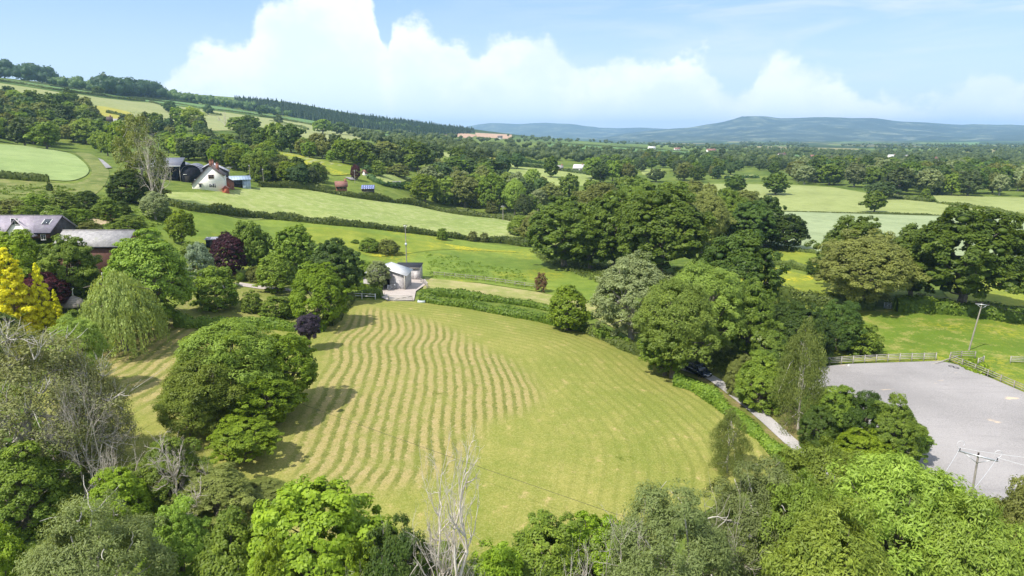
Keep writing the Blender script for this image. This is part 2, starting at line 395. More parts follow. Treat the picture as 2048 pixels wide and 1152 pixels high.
def sheet(name, poly, mat, lift, step=None, curve=False, kind='structure', attrs=None):
    """a surface draped over the terrain inside a polygon of world points"""
    W = [np.array(p[:2], float) for p in poly]
    if curve: W = [p[:2] for p in smooth_line([np.array([*w, 0.0]) for w in W], True, 5)]
    W = np.array(W); c = W.mean(0); r = np.hypot(*c)
    ext = W.max(0) - W.min(0)
    if step is None: step = max(0.8, math.sqrt(ext[0] * ext[1] / 2500.0), r * 0.012)
    B = []
    for i in range(len(W)):
        a, b = W[i], W[(i + 1) % len(W)]; k = max(1, int(np.linalg.norm(b - a) / step))
        for q in range(k): B.append(a + (b - a) * q / k)
    B = np.array(B)
    gx, gy = np.meshgrid(np.arange(W[:, 0].min(), W[:, 0].max(), step), np.arange(W[:, 1].min(), W[:, 1].max(), step))
    Q = np.stack([gx.ravel(), gy.ravel()], 1); Q = Q[inside(Q, W)]; Q = Q[seg_dist(Q, B, True) > step * 0.45] if len(Q) else Q
    sc = max(ext.max(), 1); pts = np.vstack([B, Q]) if len(Q) else B
    loc = (pts - c) / sc
    v, e, f, *_ = delaunay_2d_cdt([Vector(p) for p in loc], [], [list(range(len(B)))], 1, 1e-7)
    V = np.array([[p.x, p.y] for p in v]) * sc + c
    rr = np.hypot(V[:, 0], V[:, 1]); Z = H(V) + (0.02 + 0.0004 * rr) * lift
    F = np.array([t for t in f if len(t) == 3]); a, b_, d = V[F[:, 0]], V[F[:, 1]], V[F[:, 2]]
    fl = ((b_ - a)[:, 0] * (d - a)[:, 1] - (b_ - a)[:, 1] * (d - a)[:, 0]) < 0
    F[fl] = F[fl][:, ::-1]
    me = mesh_np(name, np.hstack([V, Z[:, None]]), [F], mat, smooth=True)
    if attrs:
        for k, fn in attrs.items():
            at = me.attributes.new(k, 'FLOAT', 'POINT'); at.data.foreach_set('value', fn(V).astype(np.float32))
    return tag(link(name, me), kind=kind)

soil('meadow', (0.116, 0.180, 0.023), (0.211, 0.270, 0.041), None, flower=(0.5, 0.4, 0.02), fl_amt=0.4)
soil('buttercup', (0.149, 0.206, 0.022), (0.253, 0.278, 0.036), None, flower=(0.62, 0.5, 0.02), fl_amt=0.8)
soil('paddock', (0.110, 0.173, 0.016), (0.210, 0.255, 0.035), (0.298, 0.265, 0.082), flower=(0.5, 0.42, 0.03), fl_amt=0.35)
soil('silage', (0.213, 0.270, 0.068), (0.314, 0.353, 0.111), (0.358, 0.372, 0.170), fine=1.2)
soil('crop_bright', (0.243, 0.280, 0.087), (0.302, 0.335, 0.123), None, rows=(0.35, 24, 0.12))
soil('barley', (0.25, 0.30, 0.15), (0.31, 0.36, 0.19), None, rows=(-0.6, 20, 0.10))
soil('cereal', (0.225, 0.30, 0.10), (0.29, 0.36, 0.135), None, rows=(-0.6, 20, 0.10))
soil('young_crop', (0.105, 0.190, 0.050), (0.147, 0.237, 0.075), None, rows=(0.5, 24, 0.12))
soil('pale_hill', (0.231, 0.265, 0.091), (0.304, 0.316, 0.124), (0.336, 0.316, 0.169), rows=(0.9, 24, 0.1))
soil('gold_field', (0.30, 0.29, 0.05), (0.38, 0.34, 0.06), None)
soil('bare_soil', (0.42, 0.27, 0.18), (0.5, 0.34, 0.23), None)
soil('garden_lawn', (0.150, 0.184, 0.033), (0.240, 0.248, 0.066), (0.300, 0.258, 0.110), fine=2.0)
soil('mown_strip', (0.24, 0.26, 0.07), (0.36, 0.33, 0.13), (0.42, 0.34, 0.18))
soil('rough_bank', (0.11, 0.15, 0.03), (0.21, 0.23, 0.06), (0.26, 0.24, 0.1))
soil('drive_verge', (0.13, 0.15, 0.03), (0.23, 0.2, 0.07), (0.3, 0.2, 0.12))
soil('gravel', (0.34, 0.32, 0.30), (0.47, 0.44, 0.42), None, fine=6, bump=0.2)
soil('yard', (0.42, 0.36, 0.32), (0.5, 0.44, 0.4), None, fine=4, bump=0.1)
soil('sand', (0.44, 0.33, 0.2), (0.55, 0.42, 0.28), (0.2, 0.22, 0.06))
soil('asphalt_lane', (0.25, 0.24, 0.24), (0.34, 0.33, 0.33), None)

FIELDS = [  # name, material, layer, corner pixels
    ('pasture_field', 'pale_hill', 1, [(-250, 120), (0, 167), (60, 176), (110, 184), (200, 196), (300, 206), (400, 219), (520, 235), (640, 252), (735, 272), (700, 285), (650, 292), (600, 303), (540, 262), (430, 262), (330, 246), (200, 235), (120, 215), (60, 200), (0, 195), (-250, 160)]),
    ('crop_field', 'young_crop', 1, [(-250, 112), (0, 158), (110, 174), (200, 186), (330, 199), (440, 214), (520, 227), (640, 246), (520, 233), (400, 217), (300, 204), (200, 194), (110, 182), (0, 165), (-250, 118)]),
    ('crop_field', 'young_crop', 1, [(550, 232), (600, 237), (640, 243), (700, 258), (640, 250), (580, 240)]),
    ('golden_field', 'gold_field', 2, [(196, 213), (262, 227), (240, 240), (205, 232)]),
    ('crop_field', 'young_crop', 1, [(700, 252), (780, 268), (837, 279), (840, 286), (793, 277), (712, 258)]),
    ('pasture_field', 'silage', 1, [(856, 281), (899, 287), (897, 297), (858, 292)]),
    ('ploughed_field', 'bare_soil', 1, [(870, 264), (930, 267), (955, 270), (939, 277), (902, 273)]),
    ('ploughed_field', 'bare_soil', 1, [(950, 266), (1024, 270), (1022, 279), (954, 274)]),
    ('ploughed_field', 'gold_field', 1, [(935, 291), (990, 298), (985, 303), (940, 299)]),
    ('crop_field', 'crop_bright', 1, [(870, 303), (905, 307), (940, 317), (900, 318)]),
    ('golden_field', 'gold_field', 1, [(902, 303), (950, 307), (1012, 318), (981, 321), (940, 317)]),
    ('hay_meadow', 'silage', 2, [(750, 350), (790, 350), (824, 357), (800, 366), (767, 370), (733, 356)]),
    ('sloping_pasture', 'buttercup', 2, [(490, 290), (540, 297), (575, 306), (627, 319), (703, 332), (700, 350), (668, 352), (600, 335), (538, 320), (500, 305)]),
    ('sloping_pasture', 'pale_hill', 2, [(425, 268), (465, 284), (500, 296), (560, 305), (640, 322), (700, 335), (640, 330), (560, 318), (480, 298), (425, 280)]),
    ('crop_field', 'young_crop', 1, [(1094, 286), (1180, 290), (1378, 303), (1375, 308), (1245, 308), (1193, 305), (1097, 295)]),
    ('hay_meadow', 'silage', 1, [(1005, 322), (1084, 330), (1178, 348), (1200, 372), (1133, 372), (1050, 370), (1010, 345)]),
    ('pasture_field', 'silage', 1, [(1280, 338), (1325, 339), (1320, 352), (1285, 350)]),
    ('crop_field', 'crop_bright', 1, [(1445, 352), (1506, 350), (1522, 355), (1487, 359)]),
    ('pasture_field', 'young_crop', 1, [(1510, 305), (1560, 305), (1632, 309), (1625, 315), (1540, 313)]),
    ('pasture_field', 'silage', 1, [(1960, 319), (2010, 320), (2012, 326), (1970, 325)]),
    ('pasture_field', 'young_crop', 1, [(1880, 286), (1960, 285), (1955, 291), (1890, 292)]),
    ('wheat_field', 'crop_bright', 1, [(1400, 369), (1450, 368), (1575, 370), (1666, 375), (1729, 386), (1770, 395), (1830, 402), (1874, 406), (1960, 420), (2120, 449), (2048, 442), (1942, 433), (1734, 426), (1549, 422), (1460, 418), (1400, 400)]),
    ('wheat_field', 'crop_bright', 1, [(1865, 391), (2048, 396), (2200, 399), (2200, 462), (2048, 434), (1877, 405)]),
    ('barley_field', 'barley', 2, [(1490, 421), (1549, 423), (1734, 427), (1942, 434), (2250, 450), (2250, 545), (2048, 530), (1850, 520), (1620, 505), (1480, 490)]),
    ('cereal_field', 'cereal', 2, [(-250, 284), (0, 290), (60, 294), (135, 307), (163, 322), (178, 344), (150, 361), (100, 361), (0, 346), (-250, 335)]),
    ('hay_meadow', 'silage', 1, [(325, 385), (420, 386), (520, 376), (560, 373), (700, 394), (850, 415), (1000, 438), (1070, 457), (1056, 489), (900, 468), (700, 448), (560, 435), (400, 424), (330, 408)]),
    ('meadow', 'meadow', 1, [(240, 425), (330, 412), (400, 426), (560, 438), (700, 452), (870, 472), (1056, 495), (1200, 520), (1230, 600), (1185, 612), (1075, 583), (960, 566), (850, 560), (700, 580), (480, 560), (300, 520), (240, 470)]),
    ('buttercup_meadow', 'buttercup', 2, [(620, 455), (700, 462), (820, 480), (900, 490), (1040, 505), (900, 500), (760, 515), (700, 500), (600, 480)]),
    ('mown_paddock', 'mown_strip', 2, [(850, 556), (880, 560), (960, 568), (1075, 585), (1200, 612), (1270, 650), (1270, 680), (1180, 632), (1050, 606), (930, 590), (845, 584)]),
    ('meadow', 'buttercup', 1, [(1440, 478), (1466, 481), (1611, 502), (1700, 520), (1700, 560), (1591, 532), (1500, 515), (1440, 520)]),
    ('buttercup_meadow', 'buttercup', 2, [(1480, 520), (1532, 532), (1637, 558), (1700, 585), (1760, 600), (1640, 600), (1548, 592), (1480, 580)]),
    ('buttercup_meadow', 'buttercup', 2, [(1900, 540), (2048, 545), (2250, 560), (2250, 640), (2048, 615), (1900, 600)]),
    ('horse_paddock', 'paddock', 1, [(1560, 600), (1700, 610), (1850, 618), (2048, 640), (2400, 670), (2600, 900), (2048, 800), (1900, 722), (1700, 726), (1560, 735), (1480, 690), (1480, 620)]),
    ('garden_lawn', 'garden_lawn', 1, [(300, 655), (370, 600), (430, 570), (500, 560), (600, 570), (700, 590), (700, 602), (650, 655), (500, 655), (380, 655)]),
    ('field_margin', 'rough_bank', 1, [(-100, 350), (0, 350), (100, 366), (155, 366), (184, 345), (166, 318), (150, 306), (180, 308), (215, 335), (210, 370), (150, 410), (80, 425), (0, 420), (-100, 400)]),
]
for nm, mt, ly, px in FIELDS:
    sheet(nm, GG(px), MAT[mt], ly, curve=(nm in ('cereal_field', 'field_margin', 'buttercup_meadow', 'golden_field')))
sheet('gravel_path', GG([(440, 573), (480, 566), (520, 572), (560, 577), (600, 580), (600, 585), (520, 579), (480, 573), (440, 579)]), MAT['yard'], 2)
sheet('yard', GG([(735, 583), (776, 566), (812, 560), (850, 560), (856, 568), (832, 584), (828, 603), (776, 603)]), MAT['yard'], 3)
sheet('lane', GG([(196, 318), (206, 322), (224, 337), (212, 338)]), MAT['asphalt_lane'], 3)
sheet('lane', GG([(690, 356), (706, 356), (712, 361), (700, 361)]), MAT['asphalt_lane'], 3)
sheet('lane', GG([(765, 371), (800, 364), (812, 368), (790, 374)]), MAT['asphalt_lane'], 3)

# --- the mown lawn: rows left by the mower, read from guide lines on the ground
def R_(ox, oy, s, pts): return [(ox + x / s, oy + y / s) for x, y in pts]
R1 = lambda *p: R_(600, 600, 5.76, p)
R2 = lambda *p: R_(850, 600, 5.76, p)
R3 = lambda *p: R_(560, 780, 5.76, p)
R4 = lambda *p: R_(800, 780, 5.76, p)
R6 = lambda *p: R_(220, 640, 5.24, p)
ROWS = {
    0: R1((475, 600), (490, 500), (560, 410), (650, 340), (700, 200), (470, 720)),
    1: R1((770, 180), (770, 250), (740, 350), (650, 420), (590, 500), (580, 600), (575, 750), (510, 870), (440, 1000)) + R3((660, 70), (580, 200), (530, 330), (470, 480), (410, 640)),
    2: R1((850, 200), (830, 350), (750, 430), (690, 500), (690, 600), (700, 740), (650, 850), (600, 1000)) + R3((740, 200), (660, 400), (590, 600), (540, 700)),
    3: R1((940, 230), (945, 300), (920, 380), (850, 440), (790, 500), (800, 600), (800, 750), (750, 900)) + R3((930, 30), (870, 200), (820, 330), (780, 450), (730, 600), (700, 750), (600, 930), (480, 1030)),
    4: R1((1030, 260), (1040, 320), (990, 400), (910, 500), (900, 560), (915, 780), (870, 950)) + R3((1060, 30), (1010, 160), (970, 320), (920, 420), (880, 560), (860, 720), (790, 880), (640, 1040)),
    5: R1((1130, 300), (1120, 400), (1050, 470), (1010, 530), (1010, 600), (1030, 750), (1000, 900)) + R3((1180, 30), (1140, 200), (1080, 380), (1035, 560), (1010, 750), (930, 930), (820, 1060)),
    6: R1((1225, 330), (1210, 400), (1140, 490), (1100, 560), (1110, 600), (1140, 750), (1110, 900), (1050, 1100)) + R3((1240, 220), (1200, 420), (1170, 600), (1150, 800), (1050, 960), (960, 1090)),
    7: R1((1310, 380), (1250, 480), (1215, 550), (1235, 680), (1250, 800), (1220, 950)) + R3((1430, 30), (1380, 220), (1330, 450), (1310, 620), (1290, 820), (1220, 960), (1150, 1050)),
    8: R1((1390, 430), (1340, 500), (1310, 570), (1330, 700), (1350, 850), (1325, 1000)) + R4((140, 150), (100, 350), (60, 600), (20, 800)),
    9: R1((1475, 430), (1415, 540), (1410, 600), (1460, 780), (1445, 950)) + R4((270, 130), (230, 300), (200, 600), (200, 800)),
    10: R1((1565, 470), (1510, 590), (1560, 800), (1565, 1000)) + R4((390, 150), (360, 300), (345, 600), (370, 880)),
    11: R2((165, 510), (180, 620), (215, 750), (230, 900), (235, 1000)) + R4((510, 150), (490, 300), (480, 600)),
    12: R2((275, 540), (275, 600), (310, 700), (340, 850), (350, 1000)) + R4((620, 150), (605, 300), (620, 600), (640, 750)),
    13: R2((365, 600), (420, 740), (440, 900), (460, 1000)) + R4((735, 150), (735, 300), (750, 600), (780, 730)),
    14: R2((475, 600), (530, 780), (560, 900), (570, 1000)) + R4((855, 130), (860, 300), (870, 600)),
    15: R2((570, 600), (620, 780), (655, 900), (680, 1000)) + R4((965, 150), (980, 300), (975, 450)),
    16: R2((660, 630), (710, 760), (760, 900), (780, 1000)) + R4((1090, 150), (1100, 300)),
    17: R2((760, 660), (820, 800), (870, 900), (890, 1000)) + R4((1200, 130), (1215, 300)),
    18: R2((860, 700), (920, 830), (970, 930), (1000, 1000)) + R4((1315, 130)),
    19: R2((980, 770), (1040, 880), (1100, 1000), (1120, 1100)),
    20: R2((1130, 880), (1190, 1000), (1220, 1100)),
    21: R2((1240, 960), (1310, 1060)), 22: R2((1330, 960), (1400, 1060)),
}
LEFTROWS = [((780, 120), (620, 190), (420, 300)), ((780, 210), (640, 290), (500, 330)), ((240, 310), (60, 440)), ((350, 320), (150, 480), (90, 520)), ((440, 360), (330, 440), (180, 540)),
            ((560, 360), (420, 470), (300, 570), (200, 600)), ((680, 370), (540, 470), (430, 570), (320, 640)), ((700, 470), (560, 570), (480, 620), (250, 720)), ((680, 600), (520, 700), (400, 780), (300, 820))]
def rows_fit(dct):
    A, v = [], []
    for k, pts in dct.items():
        for p in pts: A.append(G(*p)[:2] / 40.0); v.append(k)
    return tps_fit(np.array(A), np.array(v, float), 2e-4)
fitA = rows_fit(ROWS)
fitC = rows_fit({i: R6(*p) for i, p in enumerate(LEFTROWS) if i >= 2})
regA = smooth_line([np.array(q) for q in GG([(655, 690), (690, 640), (740, 618), (800, 628), (880, 648), (960, 690), (1040, 735), (1085, 790), (1050, 825), (975, 850), (945, 900), (900, 950), (780, 985), (650, 985), (590, 960), (585, 880), (620, 780), (650, 730)])], True)
regC = GG([(200, 640), (400, 640), (420, 760), (330, 840), (230, 800), (150, 700)])
HEDGE_LINE = GG([(780, 598), (835, 606), (930, 618), (1050, 640), (1180, 668), (1270, 705), (1345, 760), (1420, 805), (1500, 870), (1560, 950), (1600, 1100)])
def lawn_attr():
    def soft(V, reg, w=3.5):
        d = seg_dist(V, reg, True); s = np.where(inside(V, [q[:2] for q in reg]), d, -d); return np.clip(s / w + 0.4, 0, 1)
    hb = [q[:2] for q in HEDGE_LINE]
    return {'row_a': lambda V: tps_eval(fitA, V / 40.0), 'str_a': lambda V: soft(V, regA), 'row_c': lambda V: tps_eval(fitC, V / 40.0), 'str_c': lambda V: soft(V, regC),
            'row_b': lambda V: seg_dist(V, hb) / 1.55, 'str_b': lambda V: np.clip(1.1 - seg_dist(V, hb) / 30.0, 0, 1) * (1 - soft(V, regA)) * (1 - soft(V, regC)) * np.clip((V[:, 0] + 28) / 6, 0, 1)}
def lawn_mat():
    m, nt, b = new_mat('mown_lawn'); tc = N(nt, 'ShaderNodeTexCoord'); v = tc.outputs['Object']
    nb, nm, nf, ns = noise(nt, v, 0.045, 5, 0.6), noise(nt, v, 0.35, 5, 0.65), noise(nt, v, 2.6, 5, 0.75), noise(nt, v, 1.0, 5, 0.7)
    def attr(n):
        a = N(nt, 'ShaderNodeAttribute'); a.attribute_name = n; return a.outputs['Fac']
    f = math_(nt, 'ADD', math_(nt, 'MULTIPLY', nb, 0.4), math_(nt, 'ADD', math_(nt, 'MULTIPLY', nm, 0.3), math_(nt, 'MULTIPLY', nf, 0.3)))
    base = mixc(nt, step_(nt, f, 0.4, 0.6), (0.175, 0.203, 0.035), (0.285, 0.268, 0.07))
    base = mixc(nt, math_(nt, 'MULTIPLY', step_(nt, math_(nt, 'ADD', math_(nt, 'MULTIPLY', nm, 0.5), math_(nt, 'MULTIPLY', ns, 0.5)), 0.55, 0.68), 0.75), base, (0.48, 0.35, 0.17))
    base = mixc(nt, math_(nt, 'MULTIPLY', step_(nt, nf, 0.56, 0.75), 0.35), base, (0.14, 0.19, 0.02))
    jit = math_(nt, 'ADD', math_(nt, 'MULTIPLY', math_(nt, 'SUBTRACT', ns, 0.5), 0.55), math_(nt, 'MULTIPLY', math_(nt, 'SUBTRACT', nf, 0.5), 0.8))
    def stripes(row, lo, hi, j=jit):
        c = math_(nt, 'COSINE', math_(nt, 'MULTIPLY', math_(nt, 'ADD', row, j), 2 * math.pi)); return step_(nt, c, lo, hi)
    ra, sa, rc, sc_, rb, sb = [attr(k) for k in ('row_a', 'str_a', 'row_c', 'str_c', 'row_b', 'str_b')]
    tan = mixc(nt, step_(nt, ns, 0.35, 0.65), (0.315, 0.25, 0.10), (0.42, 0.305, 0.165))
    tan = mixc(nt, math_(nt, 'MULTIPLY', step_(nt, nm, 0.44, 0.6), 0.5), tan, (0.27, 0.25, 0.065))
    green = mixc(nt, step_(nt, nf, 0.35, 0.65), (0.065, 0.095, 0.011), (0.13, 0.15, 0.022))
    for r_, s_, k in ((ra, sa, 0.95), (rc, sc_, 0.9)):
        both = mixc(nt, stripes(r_, -0.35, 0.8), tan, mixc(nt, 0.15, green, tan))
        amt = math_(nt, 'MULTIPLY', s_, math_(nt, 'MULTIPLY', math_(nt, 'ADD', 0.38, math_(nt, 'MULTIPLY', step_(nt, nm, 0.36, 0.58), 0.62)), k))
        base = mixc(nt, amt, base, both)
    fb = math_(nt, 'MULTIPLY', stripes(rb, 0.1, 0.9, math_(nt, 'MULTIPLY', jit, 0.7)), math_(nt, 'MULTIPLY', sb, math_(nt, 'ADD', 0.3, math_(nt, 'MULTIPLY', step_(nt, nm, 0.35, 0.6), 0.32))))
    base = mixc(nt, fb, base, (0.12, 0.145, 0.022))
    gr = noise(nt, v, 6.0, 3, 0.8); base = mixc(nt, math_(nt, 'MULTIPLY', step_(nt, gr, 0.45, 0.7), 0.6), base, (0.10, 0.115, 0.022)); base = mixc(nt, math_(nt, 'MULTIPLY', step_(nt, gr, 0.48, 0.3), 0.3), base, (0.5, 0.43, 0.24))
    nt.links.new(base, b.inputs['Base Color']); b.inputs['Roughness'].default_value = 0.95; b.inputs['Specular IOR Level'].default_value = 0.1
    bp = N(nt, 'ShaderNodeBump'); bp.inputs['Strength'].default_value = 0.5; bp.inputs['Distance'].default_value = 0.15
    nt.links.new(nf, bp.inputs['Height']); nt.links.new(bp.outputs[0], b.inputs['Normal'])
lawn_mat()
LAWN = GG([(120, 700), (200, 672), (330, 648), (640, 662), (685, 642), (693, 603), (780, 601), (835, 603), (930, 615), (1050, 637), (1180, 665), (1275, 700), (1350, 757), (1420, 800), (1500, 865), (1560, 940)]) \
    + [PD(1500, 1060, 66), PD(1300, 1180, 56), PD(1000, 1240, 52), PD(700, 1240, 52), PD(400, 1150, 58), PD(150, 1000, 66), PD(60, 820, 78)]
sheet('lawn', LAWN, MAT['mown_lawn'], 2, step=0.62, attrs=lawn_attr())
# drive
DR = GG([(1330, 722), (1375, 742), (1420, 757), (1480, 800), (1530, 840), (1580, 885), (1640, 935), (1680, 965), (1740, 1010)])
def ribbon(name, line, w, mat, lift, off=0.0):
    L = smooth_line(line, False, 5); a, b_ = [], []
    for i, p in enumerate(L):
        t = L[min(i + 1, len(L) - 1)] - L[max(i - 1, 0)]; n = np.array([-t[1], t[0]]) / (np.hypot(t[0], t[1]) + 1e-9)
        a.append(p[:2] + n * (w / 2 + off)); b_.append(p[:2] - n * (w / 2 - off))
    return sheet(name, a + b_[::-1], mat, lift, step=0.8)
ribbon('verge', DR, 7.5, MAT['drive_verge'], 2, off=1.4)
ribbon('driveway', DR, 1.9, MAT['gravel'], 4)
# riding arena
def arena_mat():
    m, nt, b = new_mat('arena'); tc = N(nt, 'ShaderNodeTexCoord'); v = tc.outputs['Object']
    nb, nm, nf = noise(nt, v, 0.06, 4, 0.5), noise(nt, v, 0.6, 4, 0.6), noise(nt, v, 7, 4, 0.8)
    col = mixc(nt, step_(nt, math_(nt, 'ADD', math_(nt, 'MULTIPLY', nb, 0.4), math_(nt, 'MULTIPLY', nf, 0.6)), 0.38, 0.62), (0.20, 0.187, 0.18), (0.33, 0.307, 0.295))
    trk = noise(nt, mapping(nt, v, (0.25, 1.6, 1), (0, 0, .5)), 0.5, 6, 0.7)
    col = mixc(nt, math_(nt, 'MULTIPLY', step_(nt, trk, 0.5, 0.7), 0.3), col, (0.17, 0.155, 0.155))
    pt = step_(nt, noise(nt, mapping(nt, v, (0.6, 1, 1)), 0.23, 4, 0.5), 0.65, 0.69)
    col = mixc(nt, math_(nt, 'MULTIPLY', pt, 0.8), col, (0.58, 0.44, 0.29))
    nt.links.new(col, b.inputs['Base Color']); b.inputs['Roughness'].default_value = 0.95
    bp = N(nt, 'ShaderNodeBump'); bp.inputs['Strength'].default_value = 0.3; bp.inputs['Distance'].default_value = 0.05
    nt.links.new(nf, bp.inputs['Height']); nt.links.new(bp.outputs[0], b.inputs['Normal'])
arena_mat()
ARENA = GG([(1600, 737), (1640, 736), (1700, 730), (1880, 724), (1920, 733), (2048, 787), (2300, 900), (2250, 1000), (2000, 1010), (1800, 960), (1700, 880), (1620, 790)])
sheet('arena_surface', ARENA, MAT['arena'], 3, step=1.5)

# ------------------------------------------------------------------ far hills
soil('far_hill', (0.02, 0.034, 0.028), (0.045, 0.065, 0.048), (0.24, 0.26, 0.17), big=0.0008, mid=0.0045, fine=0.02, bump=0.0)
def ridge(name, prof, D0, Dr, D1, seed):
    r = np.random.RandomState(seed); px = np.arange(prof[0][0], prof[-1][0] + 1, 8.0)
    pys = np.interp(px, [p[0] for p in prof], [p[1] for p in prof]); k = np.exp(-0.5 * (np.arange(-3, 4) / 0.6) ** 2); k /= k.sum()
    pys = np.convolve(np.pad(pys, 3, 'edge'), k, 'valid') + np.interp(px, px[::3], r.normal(0, 0.55, len(px[::3])))
    top = np.array([PD(a, b, Dr) for a, b in zip(px, pys)]); rows = []
    ts = np.concatenate([np.linspace(0, 1, 22), [1.15, 1.5]])
    ph = r.uniform(0, 6, 6)
    for t in ts:
        D = D0 + (Dr - D0) * t; X = top[:, 0] * (D / Dr)
        base = -25.0; e = np.clip(t, 0, 1); s = e ** 1.7 * (0.75 + 0.25 * e)
        z = base + (top[:, 2] - base) * s
        z += (np.sin(X / 330 + ph[0]) * np.sin(D / 410 + ph[1]) + np.sin(X / 140 + ph[2] + D / 300)) * 13 * np.sin(np.pi * e)
        if t > 1: z = base + (top[:, 2] - base) * (1 - (t - 1) * 1.6)
        rows.append(np.stack([X, np.full_like(X, D), z], 1))
    V = np.vstack(rows); n, m = len(ts), len(px); i = np.arange(n - 1)[:, None] * m; j = np.arange(m - 1)[None]
    F = np.stack([i + j, i + j + 1, i + m + j + 1, i + m + j], 2).reshape(-1, 4)
    tag(link(name, mesh_np(name, V, [F], MAT['far_hill'], smooth=True)), kind='structure')
ridge('hills', [(1180, 282), (1250, 268), (1300, 261), (1380, 255), (1430, 247), (1468, 238), (1482, 231.5), (1530, 232.5), (1560, 237), (1590, 237), (1612, 234.5), (1745, 236), (1790, 242), (1900, 248), (2048, 251), (2300, 252), (2700, 262), (2900, 280)], 4200, 7400, 8600, 3)
ridge('hills', [(780, 275), (900, 262), (950, 250), (980, 246), (1030, 247.5), (1095, 245), (1150, 248), (1200, 256), (1290, 255), (1340, 258), (1450, 262), (1600, 275)], 7600, 10500, 12000, 9)
# ------------------------------------------------------------------ foliage
def bark(name, c, c2):
    m, nt, b = new_mat(name); tc = N(nt, 'ShaderNodeTexCoord'); v = mapping(nt, tc.outputs['Object'], (3, 3, 0.8))
    nt.links.new(mixc(nt, step_(nt, noise(nt, v, 2.5, 5, 0.7), 0.35, 0.65), c, c2), b.inputs['Base Color']); b.inputs['Roughness'].default_value = 0.9
    return m
bark('bark', (0.09, 0.075, 0.055), (0.2, 0.17, 0.13)); bark('bark_pale', (0.30, 0.27, 0.22), (0.55, 0.51, 0.45)); bark('bark_dead', (0.36, 0.30, 0.24), (0.60, 0.54, 0.47))
leafmat('leaf_oak', (0.074, 0.125, 0.014), (0.169, 0.237, 0.026))
leafmat('leaf_dark', (0.046, 0.088, 0.014), (0.117, 0.175, 0.024))
leafmat('leaf_far', (0.052, 0.090, 0.028), (0.127, 0.185, 0.050), hue=0.03)
leafmat('leaf_mid', (0.109, 0.179, 0.020), (0.265, 0.358, 0.041))
leafmat('leaf_bright', (0.142, 0.221, 0.015), (0.327, 0.442, 0.031), trans=0.42)
leafmat('leaf_ash', (.15, .215, .03), (.34, .44, .065), trans=0.42)
leafmat('leaf_sallow', (.135, .17, .05), (.26, .31, .10))
leafmat('leaf_willow', (0.156, 0.232, 0.037), (0.343, 0.448, 0.075), trans=0.42)
leafmat('leaf_weep', (0.200, 0.260, 0.060), (0.380, 0.460, 0.140), trans=0.42)
leafmat('leaf_birch', (0.106, 0.143, 0.031), (0.227, 0.280, 0.069))
leafmat('leaf_olive', (0.128, 0.150, 0.031), (0.256, 0.280, 0.069))
leafmat('leaf_grey', (0.156, 0.195, 0.075), (0.327, 0.377, 0.163))
leafmat('leaf_thorn', (0.175, 0.195, 0.062), (0.349, 0.357, 0.125))
leafmat('leaf_brown', (0.128, 0.077, 0.038), (0.282, 0.179, 0.090))
leafmat('leaf_purple', (0.032, 0.010, 0.015), (0.128, 0.032, 0.045), hue=0.01)
leafmat('leaf_plum', (0.023, 0.015, 0.026), (0.077, 0.058, 0.083), hue=0.01)
leafmat('leaf_gold', (0.44, 0.43, 0.012), (0.80, 0.79, 0.03), trans=0.42, hue=0.005)
leafmat('leaf_silver', (0.130, 0.180, 0.090), (0.340, 0.420, 0.270))
leafmat('leaf_conifer', (0.018, 0.045, 0.018), (0.050, 0.092, 0.034))
leafmat('leaf_hedge', (0.104, 0.176, 0.018), (0.238, 0.323, 0.037))
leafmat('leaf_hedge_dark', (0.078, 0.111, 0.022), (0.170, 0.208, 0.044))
leafmat('leaf_elder', (0.114, 0.176, 0.025), (0.256, 0.325, 0.050), accent=(0.75, 0.74, 0.6), acc_amt=0.16)

def unit(n, r):
    v = r.normal(size=(n, 3)); return v / (np.linalg.norm(v, axis=1)[:, None] + 1e-9)
def leaves(P, Nn, Sz, r, asp=0.55, droop=0.25, along=None):
    n = len(P); Nn = Nn / (np.linalg.norm(Nn, axis=1)[:, None] + 1e-9)
    T = np.cross(Nn, unit(n, r)) if along is None else along
    T /= np.linalg.norm(T, axis=1)[:, None] + 1e-9; B = np.cross(Nn, T); B /= np.linalg.norm(B, axis=1)[:, None] + 1e-9
    s = Sz[:, None]; V = np.empty((n, 4, 3))
    V[:, 0] = P - T * s; V[:, 1] = P + B * s * asp; V[:, 2] = P + T * s - Nn * s * droop; V[:, 3] = P - B * s * asp
    return V.reshape(-1, 3), np.arange(n * 4).reshape(-1, 4)
_ico = None
def ico():
    global _ico
    if _ico is None:
        import bmesh
        bm = bmesh.new(); bmesh.ops.create_icosphere(bm, subdivisions=1, radius=1.0)
        _ico = (np.array([v.co[:] for v in bm.verts]), np.array([[v.index for v in f.verts] for f in bm.faces])); bm.free()
    return _ico
